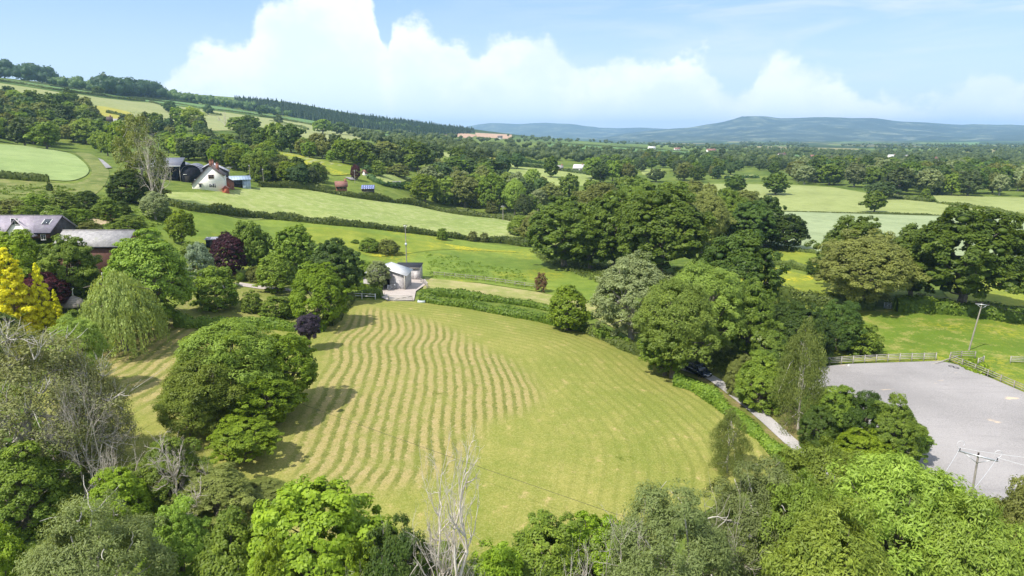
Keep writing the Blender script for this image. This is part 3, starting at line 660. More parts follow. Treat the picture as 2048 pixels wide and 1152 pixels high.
# crown shapes: (half width, half height, centre height, top sharpness) of a 10 m wide, 12 m tall tree, lobes, lobe radius
KIND = {
    #            mat            shape      lobes lobeR  leaf  asp  sub   bare trunk
    'oak':      ('leaf_oak',    'round',   42, 0.29, 1.15, .62, .36, 0.10),
    'darkoak':  ('leaf_dark',   'round',   46, 0.28, 1.15, .62, .36, 0.10),
    'mid':      ('leaf_mid',    'round',   38, 0.28, 1.00, .60, .38, 0.08),
    'far':      ('leaf_far',    'round',   26, 0.32, 1.00, .60, .40, 0.06),
    'ash':      ('leaf_ash',    'ash',     44, 0.25, 1.15, .30, .50, 0.10),
    'bright':   ('leaf_bright', 'round',   38, 0.27, 1.10, .60, .38, 0.05),
    'sallow':   ('leaf_sallow', 'wide',    50, 0.24, 0.80, .30, .50, 0.04),
    'willow':   ('leaf_willow', 'tall',    46, 0.25, 1.00, .34, .45, 0.09),
    'olive':    ('leaf_olive',  'round',   40, 0.26, 0.95, .45, .42, 0.05),
    'grey':     ('leaf_grey',   'round',   42, 0.25, 0.95, .50, .40, 0.08),
    'brown':    ('leaf_brown',  'column',  26, 0.24, 0.80, .50, .40, 0.02),
    'purple':   ('leaf_purple', 'egg',     34, 0.25, 0.95, .60, .36, 0.04),
    'plum':     ('leaf_plum',   'high',   22, 0.30, 1.00, .60, .45, 0.32),
    'silver':   ('leaf_silver', 'egg',     34, 0.25, 0.85, .55, .40, 0.02),
    'birch':    ('leaf_birch', 'birch',   52, 0.17, 0.70, .45, .70, 0.16),
    'elder':    ('leaf_elder',  'wide',    34, 0.27, 1.00, .60, .40, 0.02),
    'shrub':    ('leaf_mid',    'bush',    28, 0.30, 1.00, .58, .40, 0.0),
    'darkshrub':('leaf_dark',   'bush',    30, 0.28, 0.90, .58, .40, 0.0),
    'oliveshrub':('leaf_olive', 'bush',    30, 0.28, 0.85, .50, .42, 0.0),
    'brightshrub':('leaf_bright','bush',   28, 0.29, 1.05, .58, .40, 0.0),
    'spread':   ('leaf_mid',    'layer',   46, 0.24, 1.00, .55, .42, 0.07),
    'brightspread':('leaf_bright','layer', 40, 0.25, 1.05, .55, .42, 0.05),
    'ball':     ('leaf_hedge',  'ball',    1,  1.0,  0.60, .60, .0,  0.0),
    'conifer':  ('leaf_conifer','cone',    60, 0.14, 0.80, .35, .60, 0.03),
    'gold':     ('leaf_gold',   'goldcone',70, 0.15, 1.00, .50, .60, 0.02),
    'thorn':    ('leaf_thorn',  'wide',    60, 0.21, 0.72, .45, .75, 0.03),
    'ivyash':   ('leaf_olive',  'column',  26, 0.22, 0.8,  .45, .60, 0.05),
}
LODN = {0: (46000, 0.145), 1: (14000, 0.245), 2: (2600, 0.48), 3: (300, 0.95)}
def lobe_set(shape, n, lr, r):
    W, Ht = 5.0, 12.0; out = []
    for i in range(n):
        u = (i + 0.5) / n; ga = i * 2.39996 + r.uniform(-.4, .4)
        if shape in ('round', 'ash', 'tall', 'high', 'wide', 'bush', 'egg', 'layer'):
            lo, hi = {'round': (0.13, 1.0), 'tall': (0.20, 1.0), 'high': (0.42, 1.0), 'ash': (0.10, 1.0), 'wide': (0.04, 1.0), 'bush': (0.0, 1.0), 'egg': (0.03, 1.0), 'layer': (0.05, 1.0)}[shape]
            c = lo + (hi - lo) * {'round': 0.42, 'tall': 0.35, 'high': 0.4, 'ash': 0.42, 'wide': 0.32, 'bush': 0.25, 'egg': 0.42, 'layer': 0.3}[shape]
            t = 1 - 2 * u                                # 1 top .. -1 bottom
            hh = (hi - c) if t > 0 else (c - lo)
            rxy = math.sqrt(max(0, 1 - abs(t) ** (2.4 if shape != 'layer' else 1.3)))
            k = r.uniform(0.60, 0.98) if r.rand() > 0.25 else r.uniform(0.2, 0.6)
            R = lr * W * r.uniform(0.75, 1.3) * (1.25 - .45 * k)
            p = np.array([math.cos(ga) * rxy * k * W, math.sin(ga) * rxy * k * W, (c + t * hh * 0.86) * Ht])
            p[:2] *= r.uniform(0.86, 1.06); p[2] += r.uniform(-.5, .5); rad3 = np.array([R, R, R * (0.8 if shape != 'layer' else 0.5)])
            p[2] = min(p[2], Ht - rad3[2] * 0.8)
        elif shape in ('cone', 'goldcone', 'column', 'birch'):
            t = u; top = 1 - t                              # t 0 top
            prof = {'cone': t ** 0.9, 'goldcone': t ** 0.75, 'column': min(1, 0.35 + t * 1.6) * (1 if t < .8 else .8), 'birch': min(1, (t * 1.7) ** 0.8) * (1 if t < .7 else 1 - (t - .7) * .9)}[shape]
            z = Ht * (0.97 - t * 0.90)
            k = r.uniform(0.45, 0.85); R = lr * W * (0.5 + prof * 0.9)
            p = np.array([math.cos(ga) * prof * k * W, math.sin(ga) * prof * k * W, z]); rad3 = np.array([R, R, R * (0.45 if shape == 'goldcone' else 0.6 if shape == 'cone' else 1.2)])
        else: p = np.array([0, 0, 6.0]); rad3 = np.array([5, 5, 6.0])
        out.append((p, rad3, r.uniform(0, 1)))
    if shape in FILL:
        a, b, c = FILL[shape]; out.append((np.array([0, 0, a * Ht]), np.array([b * W, b * W, c * Ht]), 0.4))
    return out
FILL = {'high': (.70, .70, .26), 'tall': (.62, .86, .36), 'round': (.53, .87, .41), 'ash': (.52, .86, .42), 'wide': (.42, .88, .45), 'bush': (.36, .88, .52), 'egg': (.48, .92, .48), 'layer': (.42, .86, .48)}
PROTO = {}
def proto(kind, lod, var):
    key = (kind, lod, var)
    if key in PROTO: return PROTO[key]
    mat, shape, nl, lr, lf, asp, sub, bare = KIND[kind]
    r = np.random.RandomState(abs(hash(kind) % 1) + sum(map(ord, kind)) * 7 + var * 101 + lod)
    n, sz = LODN[lod]; sz *= lf; n = int(n / lf ** 1.0)
    if shape in ('birch',): n = int(n * 0.42)
    if shape in ('column', 'ball'): n = int(n * 0.6)
    if kind == 'thorn': n = int(n * 0.55)
    if shape == 'cone': n = int(n * 0.7)
    if lod >= 2: nl = max(8, int(nl * (0.6 if lod == 2 else 0.3))); lr *= 1.15 if lod == 2 else 1.35
    L = lobe_set(shape, nl, lr, r)
    c = np.array([l[0] for l in L]); R = np.array([l[1] for l in L]); lt = np.array([l[2] for l in L])
    w = R[:, 0] * R[:, 1]; big = R[:, 0] > 3.2; w = w * np.where(big, 1.0, 1.0); w = w / w.sum()
    if big.any() and not big.all(): w[big] = 0.45; w[~big] *= 0.55 / w[~big].sum()
    m = int(n * 2.1)
    # leaf sprays sit on small knobs that sit on the lobes
    kn = ({0: 680, 1: 680, 2: 340, 3: 60}[lod] if big.any() else nl * 10) if sub else nl
    li = r.choice(len(L), kn, p=w); kd = unit(kn, r); kd[:, 2] = np.where(kd[:, 2] < -0.45, -kd[:, 2], kd[:, 2])
    kc = c[li] + kd * R[li] * (0.9 if sub else 0.0); kr = (np.minimum(R[li], 1.2) * sub * 1.15 * r.uniform(0.6, 1.35, (kn, 1)) * ([[1, 1, .85]])) if sub else R[li]
    kt = lt[li] * 0.45 + r.uniform(0, 0.55, kn)
    q = r.randint(0, kn, m); d = unit(m, r)
    P = kc[q] + d * kr[q] * r.uniform(0.55, 1.05, (m, 1)); out = d * 0.75 + kd[q] * 0.6
    keep = np.ones(m, bool)
    for i in range(len(L)):                                  # drop what is buried deep inside a lobe
        if shape == 'ball': break
        keep &= (((P - c[i]) / (R[i] * 0.72)) ** 2).sum(1) > 1
    P, out, q = P[keep][:n], out[keep][:n], q[keep][:n]
    P[:, 2] = np.maximum(P[:, 2], 0.15)
    nn = out + 0.65 * unit(len(P), r) + np.array([-.12, -.1, 0.55])
    S_ = sz * r.uniform(0.65, 1.3, len(P))
    along = None
    if kind in ('birch',): along = np.tile([0, 0, -1.0], (len(P), 1)) + 0.9 * unit(len(P), r)
    V, F = leaves(P, nn, S_, r, asp, along=along); ti = np.repeat(np.clip(kt[q] * 0.62 + r.uniform(0, 0.38, len(P)), 0, 1), 4)
    Fs = [F]; V = [V]; ti = [ti]; nv = len(V[0])
    if (lod >= 1 or kind in ('oak', 'darkoak', 'mid', 'olive')) and kind not in ('birch', 'thorn', 'plum', 'ivyash', 'column'):
        iv, if_ = ico(); tri = []
        for p_, R_2, t_ in [l for l in L if l[1][0] < 3.2]:
            jig = iv * (R_2 * (0.42 if lod == 0 else 0.45 if lod == 1 else 0.68)) * r.uniform(0.85, 1.15, (len(iv), 1)) + p_
            V.append(jig); ti.append(np.full(len(iv), t_ * 0.5)); tri.append(if_ + nv); nv += len(iv)
        if tri: Fs.append(np.vstack(tri))
    if kind == 'ball':
        iv, if_ = ico(); V.append(iv * np.array([4.7, 4.7, 5.7]) + [0, 0, 6]); ti.append(np.full(len(iv), .3)); Fs.append(if_ + nv)
    V = np.vstack(V); ti = np.concatenate(ti)
    V[:, 2] = np.maximum(V[:, 2], 0.05)
    crown = mesh_np('crown', V, Fs, MAT[mat], tint=ti)
    # trunk and limbs
    TV, TF, tn = [], [], 0
    bm_ = MAT['bark_pale' if kind in ('birch', 'thorn', 'sallow', 'grey', 'ivyash') else 'bark']; sides = {0: 8, 1: 6, 2: 5, 3: 4}[lod]
    top = 12 * (0.9 if shape in ('birch', 'cone', 'goldcone', 'column') else 0.55)
    tr = 0.34 if shape not in ('birch', 'cone', 'column', 'goldcone') else 0.17
    tp = [np.array([r.normal(0, .12) * k, r.normal(0, .12) * k, top * k / 4.0 - 0.5 * (k == 0)]) for k in range(5)]
    v, f = tube_np(tp, [tr * 1.35, tr, tr * .8, tr * .6, tr * .25], sides); TV.append(v); TF.append(f); tn += len(v)
    if lod <= 2:
        idx = r.permutation(len(L))[:{0: 22, 1: 14, 2: 5}[lod]]
        for i in idx:
            e = c[i]; s0 = tp[1] + (tp[4] - tp[1]) * r.uniform(0, 0.9) if e[2] > tp[1][2] else tp[1] * 0.8
            mid = (s0 + e) / 2 + r.normal(0, .3, 3) + [0, 0, .35]
            v, f = tube_np([s0, mid, e], [tr * .42, tr * .26, tr * .1], max(4, sides - 2)); TV.append(v); TF.append(f + tn); tn += len(v)
    if kind == 'thorn' or (kind in ('sallow', 'ivyash') and lod < 2):
        for i in range(330 if kind == 'thorn' else 45):         # bare twigs break through the crown
            j = r.randint(len(L)); s0 = c[j]; d = unit(1, r)[0]; d[2] = abs(d[2]) * .8 + .1; ln = R[j][0] * r.uniform(1.0, 1.9 if kind != 'ivyash' else 2.6)
            pts = [s0]
            for _ in range(4): d = d + unit(1, r)[0] * .35; d /= np.linalg.norm(d); pts.append(pts[-1] + d * ln / 4)
            v, f = tube_np(pts, np.linspace(.045, .012, 5), 4); TV.append(v); TF.append(f + tn); tn += len(v)
            if kind == 'thorn':
                for _ in range(2):
                    k = r.randint(1, 4); d2 = d + unit(1, r)[0] * .8; p2 = [pts[k], pts[k] + d2 * ln * .2, pts[k] + d2 * ln * .4 + [0, 0, .1]]
                    v, f = tube_np(p2, [.03, .02, .008], 3); TV.append(v); TF.append(f + tn); tn += len(v)
    trunk = mesh_np('trunk', np.vstack(TV), [np.vstack(TF)], bm_, smooth=True)
    PROTO[key] = (crown, trunk); return PROTO[key]
def weeping(seed=1):
    key = ('weep', seed)
    if key in PROTO: return PROTO[key]
    r = np.random.RandomState(seed); P, A, Nn, T = [], [], [], []
    anch = []
    for i in range(150):
        a = i * 2.39996; k = math.sqrt((i + .5) / 150); anch.append((4.6 * k * math.cos(a) * r.uniform(.85, 1.1), 4.6 * k * math.sin(a) * r.uniform(.85, 1.1), 12 * (1 - .5 * k ** 2.4) - r.uniform(0, 1.8), r.uniform(1.6, 6.5) * (.45 + .6 * k), r.uniform(0, 1), r.uniform(.25, .6)))
    for s in range(1500):
        ax, ay, az_, al, tt, rr = anch[s % 150]; a = r.uniform(0, 6.28); k = math.sqrt(r.uniform(0, 1))
        x, y, z = ax + rr * k * math.cos(a), ay + rr * k * math.sin(a), az_ - .5 * k * k; ln = min(al * r.uniform(.55, 1.1), z - .3); a = math.atan2(y, x); tt = min(1, tt * .8 + .2 * r.rand())
        nseg = int(ln / 0.22); ox, oy = r.normal(0, .25, 2)
        for q in range(nseg):
            u = q / max(nseg, 1); P.append((x + math.cos(a) * (0.6 * math.sin(u * 1.5)) + ox * u, y + math.sin(a) * (0.6 * math.sin(u * 1.5)) + oy * u, z - ln * u))
            A.append((math.cos(a) * .4 * (1 - u), math.sin(a) * .4 * (1 - u), -1)); Nn.append((math.cos(a), math.sin(a), 0.25)); T.append(tt)
    P, A, Nn = np.array(P) + r.normal(0, .09, (len(P), 3)), np.array(A) + r.normal(0, .25, (len(P), 3)), np.array(Nn) + r.normal(0, .5, (len(P), 3))
    A /= np.linalg.norm(A, axis=1)[:, None]
    V, F = leaves(P, Nn, r.uniform(.14, .27, len(P)), r, .38, along=A)
    crown = mesh_np('crown', V, [F], MAT['leaf_weep'], tint=np.repeat(np.clip(np.array(T) * .6 + r.uniform(0, .4, len(P)), 0, 1), 4))
    TV, TF, tn = [], [], 0
    v, f = tube_np([(0, 0, -.5), (.1, 0, 3), (0, .2, 7), (0, 0, 10.5)], [.5, .4, .28, .1], 8); TV.append(v); TF.append(f); tn += len(v)
    for i in range(18):
        a = r.uniform(0, 6.28); rr = r.uniform(2, 4.3); z0 = r.uniform(3, 8)
        v, f = tube_np([(0, 0, z0), (rr * .5 * math.cos(a), rr * .5 * math.sin(a), z0 + 2.2), (rr * math.cos(a), rr * math.sin(a), z0 + 1.6)], [.16, .1, .04], 5); TV.append(v); TF.append(f + tn); tn += len(v)
    PROTO[key] = (crown, mesh_np('trunk', np.vstack(TV), [np.vstack(TF)], MAT['bark'], smooth=True)); return PROTO[key]
def deadtree(seed, spread=0.55, stems=3, depth=5, droop=0.0, thick=1.0):
    """bare branching tree, 12 m nominal height"""
    r = np.random.RandomState(seed); TV, TF = [], []; cnt = [0]
    def grow(p, d, ln, rad_, lv):
        pts = [p]; k = 5
        for i in range(k):
            d = d + r.normal(0, .2, 3) + [0, 0, .05 - droop * lv * .05]; d /= np.linalg.norm(d); pts.append(pts[-1] + d * ln / k)
        v, f = tube_np(pts, np.linspace(rad_, rad_ * .45, k + 1), 6 if lv < 2 else 4 if lv < 4 else 3); TV.append(v); TF.append(f + cnt[0]); cnt[0] += len(v)
        if lv >= depth: return
        for i in range(r.randint(3, 5) if lv < 3 else 3):
            q = pts[r.randint(2, k + 1)]; s = unit(1, r)[0] * (spread + lv * .09); dd = d + s; dd /= np.linalg.norm(dd)
            grow(q, dd, ln * r.uniform(.5, .75), rad_ * .48, lv + 1)
    for s in range(stems):
        d = np.array([r.normal(0, .22), r.normal(0, .22), 1.0]); d /= np.linalg.norm(d); grow(np.array([r.normal(0, .25), r.normal(0, .25), -.3]), d, 5.2, .2 * thick, 0)
    V = np.vstack(TV); V[:, 2] *= 12.0 / np.percentile(V[:, 2], 99.5); V[:, 2] = np.maximum(V[:, 2], -.5)
    return mesh_np('branches', V, [np.vstack(TF)], MAT['bark_dead'], smooth=True)

NAMES = {'oak': ('oak_tree', 'tree'), 'darkoak': ('broadleaf_tree', 'tree'), 'mid': ('broadleaf_tree', 'tree'), 'far': ('broadleaf_tree', 'tree'), 'ash': ('ash_tree', 'tree'), 'bright': ('broadleaf_tree', 'tree'),
         'sallow': ('willow_tree', 'tree'), 'willow': ('willow_tree', 'tree'), 'olive': ('broadleaf_tree', 'tree'), 'grey': ('pear_tree', 'tree'), 'brown': ('conifer_bush', 'bush'), 'purple': ('purple_beech', 'tree'),
         'plum': ('plum_tree', 'tree'), 'silver': ('silver_shrub', 'shrub'), 'birch': ('birch_tree', 'tree'), 'elder': ('elder_bush', 'bush'), 'shrub': ('bush', 'bush'), 'darkshrub': ('bush', 'bush'), 'oliveshrub': ('bush', 'bush'),
         'brightshrub': ('bush', 'bush'), 'spread': ('hornbeam_tree', 'tree'), 'brightspread': ('hornbeam_tree', 'tree'), 'ball': ('topiary_ball', 'shrub'), 'conifer': ('conifer_tree', 'tree'), 'gold': ('golden_conifer', 'tree'),
         'thorn': ('thorn_tree', 'tree'), 'ivyash': ('ivy_clad_tree', 'tree')}
ADJ = {'oak': 'rounded green oak tree', 'darkoak': 'dark green rounded tree', 'mid': 'mid green leafy tree', 'far': 'green broadleaf tree', 'ash': 'feathery light green ash tree', 'bright': 'bright green tree', 'sallow': 'grey green willow tree',
       'willow': 'pale green willow tree', 'olive': 'olive brown tree', 'grey': 'grey green tree', 'conifer': 'dark pointed conifer', 'shrub': 'green bush', 'darkshrub': 'dark green bush', 'oliveshrub': 'olive green bush', 'brightshrub': 'bright green bush'}
trng = random.Random(5)
def plant(kind, p, h, w, label, name=None, cat=None, group=None, lod=None, seed=None, flat=None, wy=None):
    """one tree or bush standing at p, h metres tall and w metres wide"""
    D = math.hypot(p[0], p[1])
    if lod is None: lod = 0 if D < 118 or (w / D > 0.075 and D < 260) else 1 if D < 330 else 2
    nv = {0: 2, 1: 2, 2: 4, 3: 4}[lod]; var = trng.randrange(nv) if seed is None else seed % nv
    nm, ct = NAMES.get(kind, (kind, 'tree')); nm = name or nm; ct = cat or ct
    crown, trunk = weeping() if kind == 'weep' else proto(kind, lod, var)
    rz = trng.uniform(0, 6.28); s = (w / 10.2, (wy or w) / 10.2, h / 12.0)
    t = empty(nm, (p[0], p[1], p[2] - 0.1), rz, label, ct, group); t.scale = s
    link('crown', crown, t); link('trunk', trunk, t)
    return t
def tree(kind, x, yt, yb, w, label, **kw):
    """a tree read off the picture: centre x, top, foot and width in pixels; stands on the terrain under its foot"""
    D = kw.pop('D', None); p = G(x, yb) if D is None else PD(x, yb, D)
    if D is not None: p[2] = h1(p[0], p[1])
    r = ray(x, yt); t = p[1] / r[1]; h = CAMZ + r[2] * t - p[2]
    wm = w * t / FPX * math.sqrt(1 + ((x - 1024) / FPX) ** 2) ** 0
    return plant(kind, p, max(h, 0.6) * kw.pop('hs', 1.0), wm, label, **kw)
def wood(poly, n, kinds, hr, what, where, group, seed=1, sep=0.5, wr=(0.8, 1.15)):
    """single trees scattered over a patch of ground, each its own object"""
    rg = random.Random(seed); xs = [p[0] for p in poly]; ys = [p[1] for p in poly]; got = []; tries = 0
    while len(got) < n and tries < n * 60:
        tries += 1; q = (rg.uniform(min(xs), max(xs)), rg.uniform(min(ys), max(ys)))
        if not inside([q], poly)[0]: continue
        p = G(*q); h = rg.uniform(*hr); wd = h * rg.uniform(*wr)
        if any(math.hypot(p[0] - g[0], p[1] - g[1]) < sep * (wd + g[3]) / 2 for g in got): continue
        got.append((*p, wd)); k = rg.choice(kinds)
        plant(k, p, h, wd, f"{ADJ.get(k, k)} {where}", group=group, seed=rg.randrange(8))
    return got

# far woods that read as one mass
def far_mass(name, label, cat, polys, mat, hr, conif=False, seed=1, dens=1.0):
    r = np.random.RandomState(seed); Vs, Fs, Ts, nv = [], [], [], 0; iv, if_ = ico(); Ft = []
    for poly, n in polys:
        xs = [p[0] for p in poly]; ys = [p[1] for p in poly]; k = 0
        for _ in range(n * 30):
            if k >= int(n * dens): break
            q = (r.uniform(min(xs), max(xs)), r.uniform(min(ys), max(ys)))
            if not inside([q], poly)[0]: continue
            k += 1; p = G(*q); h = r.uniform(*hr) * (1.15 if r.rand() > .85 else 1); t0 = r.uniform(0, 1)
            if conif:
                w = h * .27; m = 30; u = r.uniform(0, 1, m) ** .7; a = r.uniform(0, 6.28, m)
                P = np.stack([np.cos(a) * w * u, np.sin(a) * w * u, h * (1 - u * .9)], 1); nn = np.stack([np.cos(a), np.sin(a), np.full(m, .5)], 1)
                V, F = leaves(P + p, nn, np.full(m, h * .075), r, .6, along=np.stack([np.cos(a) * .5, np.sin(a) * .5, np.full(m, -1.0)], 1))
                Vs.append(V); Fs.append(F + nv); nv += len(V); Ts.append(np.repeat(np.clip(t0 * .6 + r.uniform(0, .4, m), 0, 1), 4))
                c = np.array([(math.cos(i * 1.05) * w * .85, math.sin(i * 1.05) * w * .85, h * .05) for i in range(6)] + [(0, 0, h)]) + p
                Vs.append(c); Ft.append(np.array([[i, (i + 1) % 6, 6] for i in range(6)]) + nv); nv += 7; Ts.append(np.full(7, t0 * .5))
            else:
                w = h * r.uniform(.45, .65)
                for l in range(4):
                    o = np.array([r.normal(0, w * .42), r.normal(0, w * .42), h * r.uniform(.35, .72)]); R = w * r.uniform(.45, .75)
                    V = iv * R * r.uniform(.85, 1.15, (len(iv), 1)) * [1, 1, .85] + o + p; Vs.append(V); Ft.append(if_ + nv); nv += len(iv); Ts.append(np.full(len(iv), t0 * .6 + .2))
                    m = 34; d = unit(m, r); V, F = leaves(p + o + d * R * .98, d + .5 * unit(m, r), R * .24 * r.uniform(.7, 1.3, m), r, .6)
                    Vs.append(V); Fs.append(F + nv); nv += len(V); Ts.append(np.repeat(np.clip(t0 * .6 + r.uniform(0, .4, m), 0, 1), 4))
    me = mesh_np(name, np.vstack(Vs), [np.vstack(Fs), np.vstack(Ft)], mat, tint=np.concatenate(Ts))
    return tag(link(name, me), label, cat, kind='stuff')

# hedges
def hedge(line_px, h, w, mat, label, world=None, name='hedge', rough=0.38, lsz=None, group=None, dens=1.0):
    L = [np.array(p) for p in (world or GG(line_px))]; L = smooth_line(L, False, 5); rs = np.random.RandomState(int(abs(L[0][0] * 10) + abs(L[0][1])) % 9999)
    R = [L[0]]                                              # even spacing
    D0 = np.mean([np.hypot(p[0], p[1]) for p in L]); stp = max(0.8, D0 * 0.008)
    for p in L[1:]:
        while np.linalg.norm(p[:2] - R[-1][:2]) > stp: R.append(R[-1] + (p - R[-1]) * stp / np.linalg.norm(p - R[-1]))
    R = np.array(R); z = H(R); T = np.gradient(R[:, :2], axis=0); T /= np.linalg.norm(T, axis=1)[:, None] + 1e-9; Nn = np.stack([-T[:, 1], T[:, 0]], 1)
    n = len(R)
    def wob(a): k = rs.normal(0, 1, n); k = np.convolve(np.pad(k, 2, 'edge'), np.ones(5) / 5, 'valid'); return 1 + a * k * 1.3
    hh, ww = h * wob(rough), w * wob(rough * .8)
    prof = np.array([[-.5, 0], [-.52, .45], [-.42, .85], [-.2, 1.0], [.2, 1.0], [.42, .85], [.52, .45], [.5, 0]]); k = len(prof)
    V = np.empty((n, k, 3)); sh = 0.9
    for j, (a, b) in enumerate(prof):
        V[:, j, :2] = R[:, :2] + Nn * (a * ww * sh)[:, None]; V[:, j, 2] = z + b * hh * sh - .05
    i = np.arange(n - 1)[:, None] * k; j = np.arange(k - 1)[None]
    F = np.stack([i + j, i + j + 1, i + k + j + 1, i + k + j], 2).reshape(-1, 4)
    caps = [np.array([[0, 1, 6, 7], [1, 2, 5, 6], [2, 3, 4, 5]]), np.array([[0, 1, 6, 7], [1, 2, 5, 6], [2, 3, 4, 5]])[:, ::-1] + (n - 1) * k]
    ls = lsz or max(0.13, D0 * 0.0019); ln = stp * n; m = int(min(60000, dens * ln * (2 * h + w) * 0.9 / (ls * ls * 1.1)))
    s = rs.uniform(0, n - 1.001, m); si = s.astype(int); fr = s - si; u = rs.uniform(0, k - 1.001, m); ui = u.astype(int); uf = u - ui
    A = V[si, ui] * (1 - fr)[:, None] + V[si + 1, ui] * fr[:, None]; B = V[si, ui + 1] * (1 - fr)[:, None] + V[si + 1, ui + 1] * fr[:, None]
    P = A * (1 - uf)[:, None] + B * uf[:, None]; cen = np.stack([R[si, 0], R[si, 1], z[si] + hh[si] * .45], 1); out = P - cen; out /= np.linalg.norm(out, axis=1)[:, None]
    P = P + out * rs.uniform(-.05, .1 + rough * .8, (m, 1)) * h * .5; clump = np.repeat(rs.uniform(0, 1, n), 1)[si]
    LV, LF = leaves(P, out + .7 * unit(m, rs) + [0, 0, .3], ls * rs.uniform(.6, 1.3, m), rs, .6)
    ti = np.concatenate([np.full(n * k, .25), np.repeat(np.clip(clump * .45 + rs.uniform(0, .55, m), 0, 1), 4)])
    me = mesh_np(name, np.vstack([V.reshape(-1, 3), LV]), [np.vstack([F] + caps), LF + n * k], MAT[mat], tint=ti)
    return tag(link(name, me), label, 'hedge', group)
# ------------------------------------------------------------------ trees and bushes
T = tree
# foreground, beyond the bottom edge their feet stand on the near slope
T('thorn', 95, 648, 1060, 330, 'wide grey brown thorn tree with bare white branches, filling the left edge', D=60, hs=1.0)
T('ash', 440, 690, 965, 200, 'lower feathery ash in front of the tall ash', D=73)
T('bright', 540, 740, 960, 170, 'dense green tree below the rounded one leaning over the lawn', D=74, seed=0)
T('thorn', 215, 700, 1010, 150, 'smaller brown thorn tree beside the striped lawn on the left', D=63)
T('willow', 178, 632, 860, 120, 'drooping yellow green willow between the thorn tree and the gazebo', D=82, name='willow_tree')
T('darkshrub', 15, 610, 800, 120, 'dark green bush under the golden conifers at the left edge', D=88)
T('ash', 478, 636, 945, 240, 'tall feathery ash tree on the left of the lawn', D=76)
T('bright', 585, 668, 925, 150, 'dense rounded green tree leaning over the lawn, right of the tall ash', D=79, seed=1)
T('bright', 500, 835, 1010, 150, 'bright green chestnut leaved tree below the tall ash', D=66, seed=0)
T('ash', 395, 760, 985, 130, 'lower left feathery ash beside the strip of lawn', D=70)
T('shrub', 350, 870, 1040, 150, 'green elder bush behind the bleached dead twigs', D=58)
T('brightshrub', 245, 930, 1060, 140, 'bright green bush left of the bleached dead twigs', D=54)
T('oliveshrub', 440, 930, 1080, 170, 'olive brown bush below the chestnut leaved tree', D=57)
T('oliveshrub', 530, 965, 1060, 120, 'olive green bush at the shady corner of the lawn', D=60)
T('shrub', 60, 880, 1090, 190, 'dark bush under the big thorn tree', D=54)
T('shrub', 375, 1000, 1220, 150, 'mid green bush at the bottom, right of the grey green sallow', D=47)
T('sallow', 215, 985, 1320, 330, 'wide grey green sallow with bare twigs at the bottom left', D=40)
T('brightshrub', 30, 1035, 1290, 150, 'bright yellow green bush in the bottom left corner', D=42)
T('shrub', 490, 1020, 1300, 210, 'green bush at the bottom between the sallow and the glossy sycamore', D=43)
T('bright', 640, 962, 1330, 320, 'glossy round sycamore in full leaf at the bottom, left of the dead tree', D=44, seed=0)
T('darkshrub', 800, 1010, 1330, 190, 'dark ivy covered bush at the foot of the dead tree', D=42)
T('brightshrub', 985, 1070, 1330, 180, 'bright green bush just right of the dead tree', D=44)
T('brightshrub', 725, 1055, 1330, 130, 'bright bush at the bottom between the glossy sycamore and the dead tree', D=42)
T('shrub', 905, 1080, 1330, 130, 'green bush at the bottom edge under the dead tree', D=42)
T('brightshrub', 560, 1060, 1330, 150, 'bright green bush in front of the glossy sycamore', D=40)
T('shrub', 1090, 1030, 1300, 220, 'green bush at the bottom edge of the lawn', D=47)
T('brightshrub', 1185, 1015, 1240, 170, 'yellow green bush at the bottom right corner of the lawn', D=50)
T('sallow', 1330, 955, 1350, 330, 'big grey green sallow with white twigs at the bottom centre right', D=43)
T('sallow', 1500, 905, 1300, 260, 'taller grey green sallow beneath the young birch', D=48)
T('ash', 1610, 880, 1230, 230, 'bright feathery ash at the foot of the driveway', D=53)
T('ash', 1760, 905, 1330, 330, 'large bright ash crown in front of the grey arena', D=46, seed=1)
T('ash', 1570, 945, 1300, 200, 'bright ash between the grey green sallow and the arena ash', D=46)
T('ash', 1640, 1010, 1400, 290, 'bright ash at the bottom edge between two sallow and ash crowns', D=40)
T('ash', 1880, 985, 1400, 260, 'bright ash below the near electricity pole', D=42)
T('olive', 2020, 935, 1330, 170, 'thin olive brown tree behind the near electricity pole at the right edge', D=46)
T('olive', 1960, 990, 1330, 130, 'small olive brown tree left of the thin one near the right edge', D=47)
T('oliveshrub', 2040, 1060, 1400, 170, 'olive bush in the bottom right corner', D=42)
T('mid', 1790, 845, 1010, 110, 'olive green willow bush at the arena corner', D=72, name='willow_bush')
T('brightshrub', 1710, 850, 1010, 120, 'bright green bush left of the arena corner', D=70)
# along the driveway and the arena
T('birch', 1596, 635, 862, 125, 'slender silver birch with a white stem beside the driveway')
T('birch', 1452, 815, 965, 95, 'small young birch at the driveway hedge', D=68)
T('shrub', 1520, 700, 815, 120, 'green hazel bush left of the silver birch')
T('oliveshrub', 1478, 705, 790, 70, 'grey olive bush next to the brown verge')
T('mid', 1330, 640, 752, 120, 'lower leafy tree at the foot of the tall willow on the lawn corner')
T('elder', 1535, 640, 760, 90, 'white flowering elder bush under the tall trees')
T('shrub', 1665, 765, 885, 120, 'green bush between the silver birch and the arena')
T('darkshrub', 1725, 775, 905, 120, 'dark green bush on the arena edge')
T('shrub', 1780, 790, 930, 110, 'rounded green bush at the arena corner, below the dark one')
T('darkshrub', 1635, 800, 895, 90, 'low dark plum coloured bush beside the birch stem')
T('darkshrub', 1595, 598, 722, 150, 'dark blackthorn thicket behind the silver birch', seed=1)
T('darkshrub', 1670, 592, 700, 120, 'dark blackthorn thicket beside the horse paddock')
T('darkshrub', 1560, 590, 700, 110, 'dark blackthorn thicket below the tall willow')
T('shrub', 1720, 645, 706, 80, 'grey green bush at the end of the arena fence')
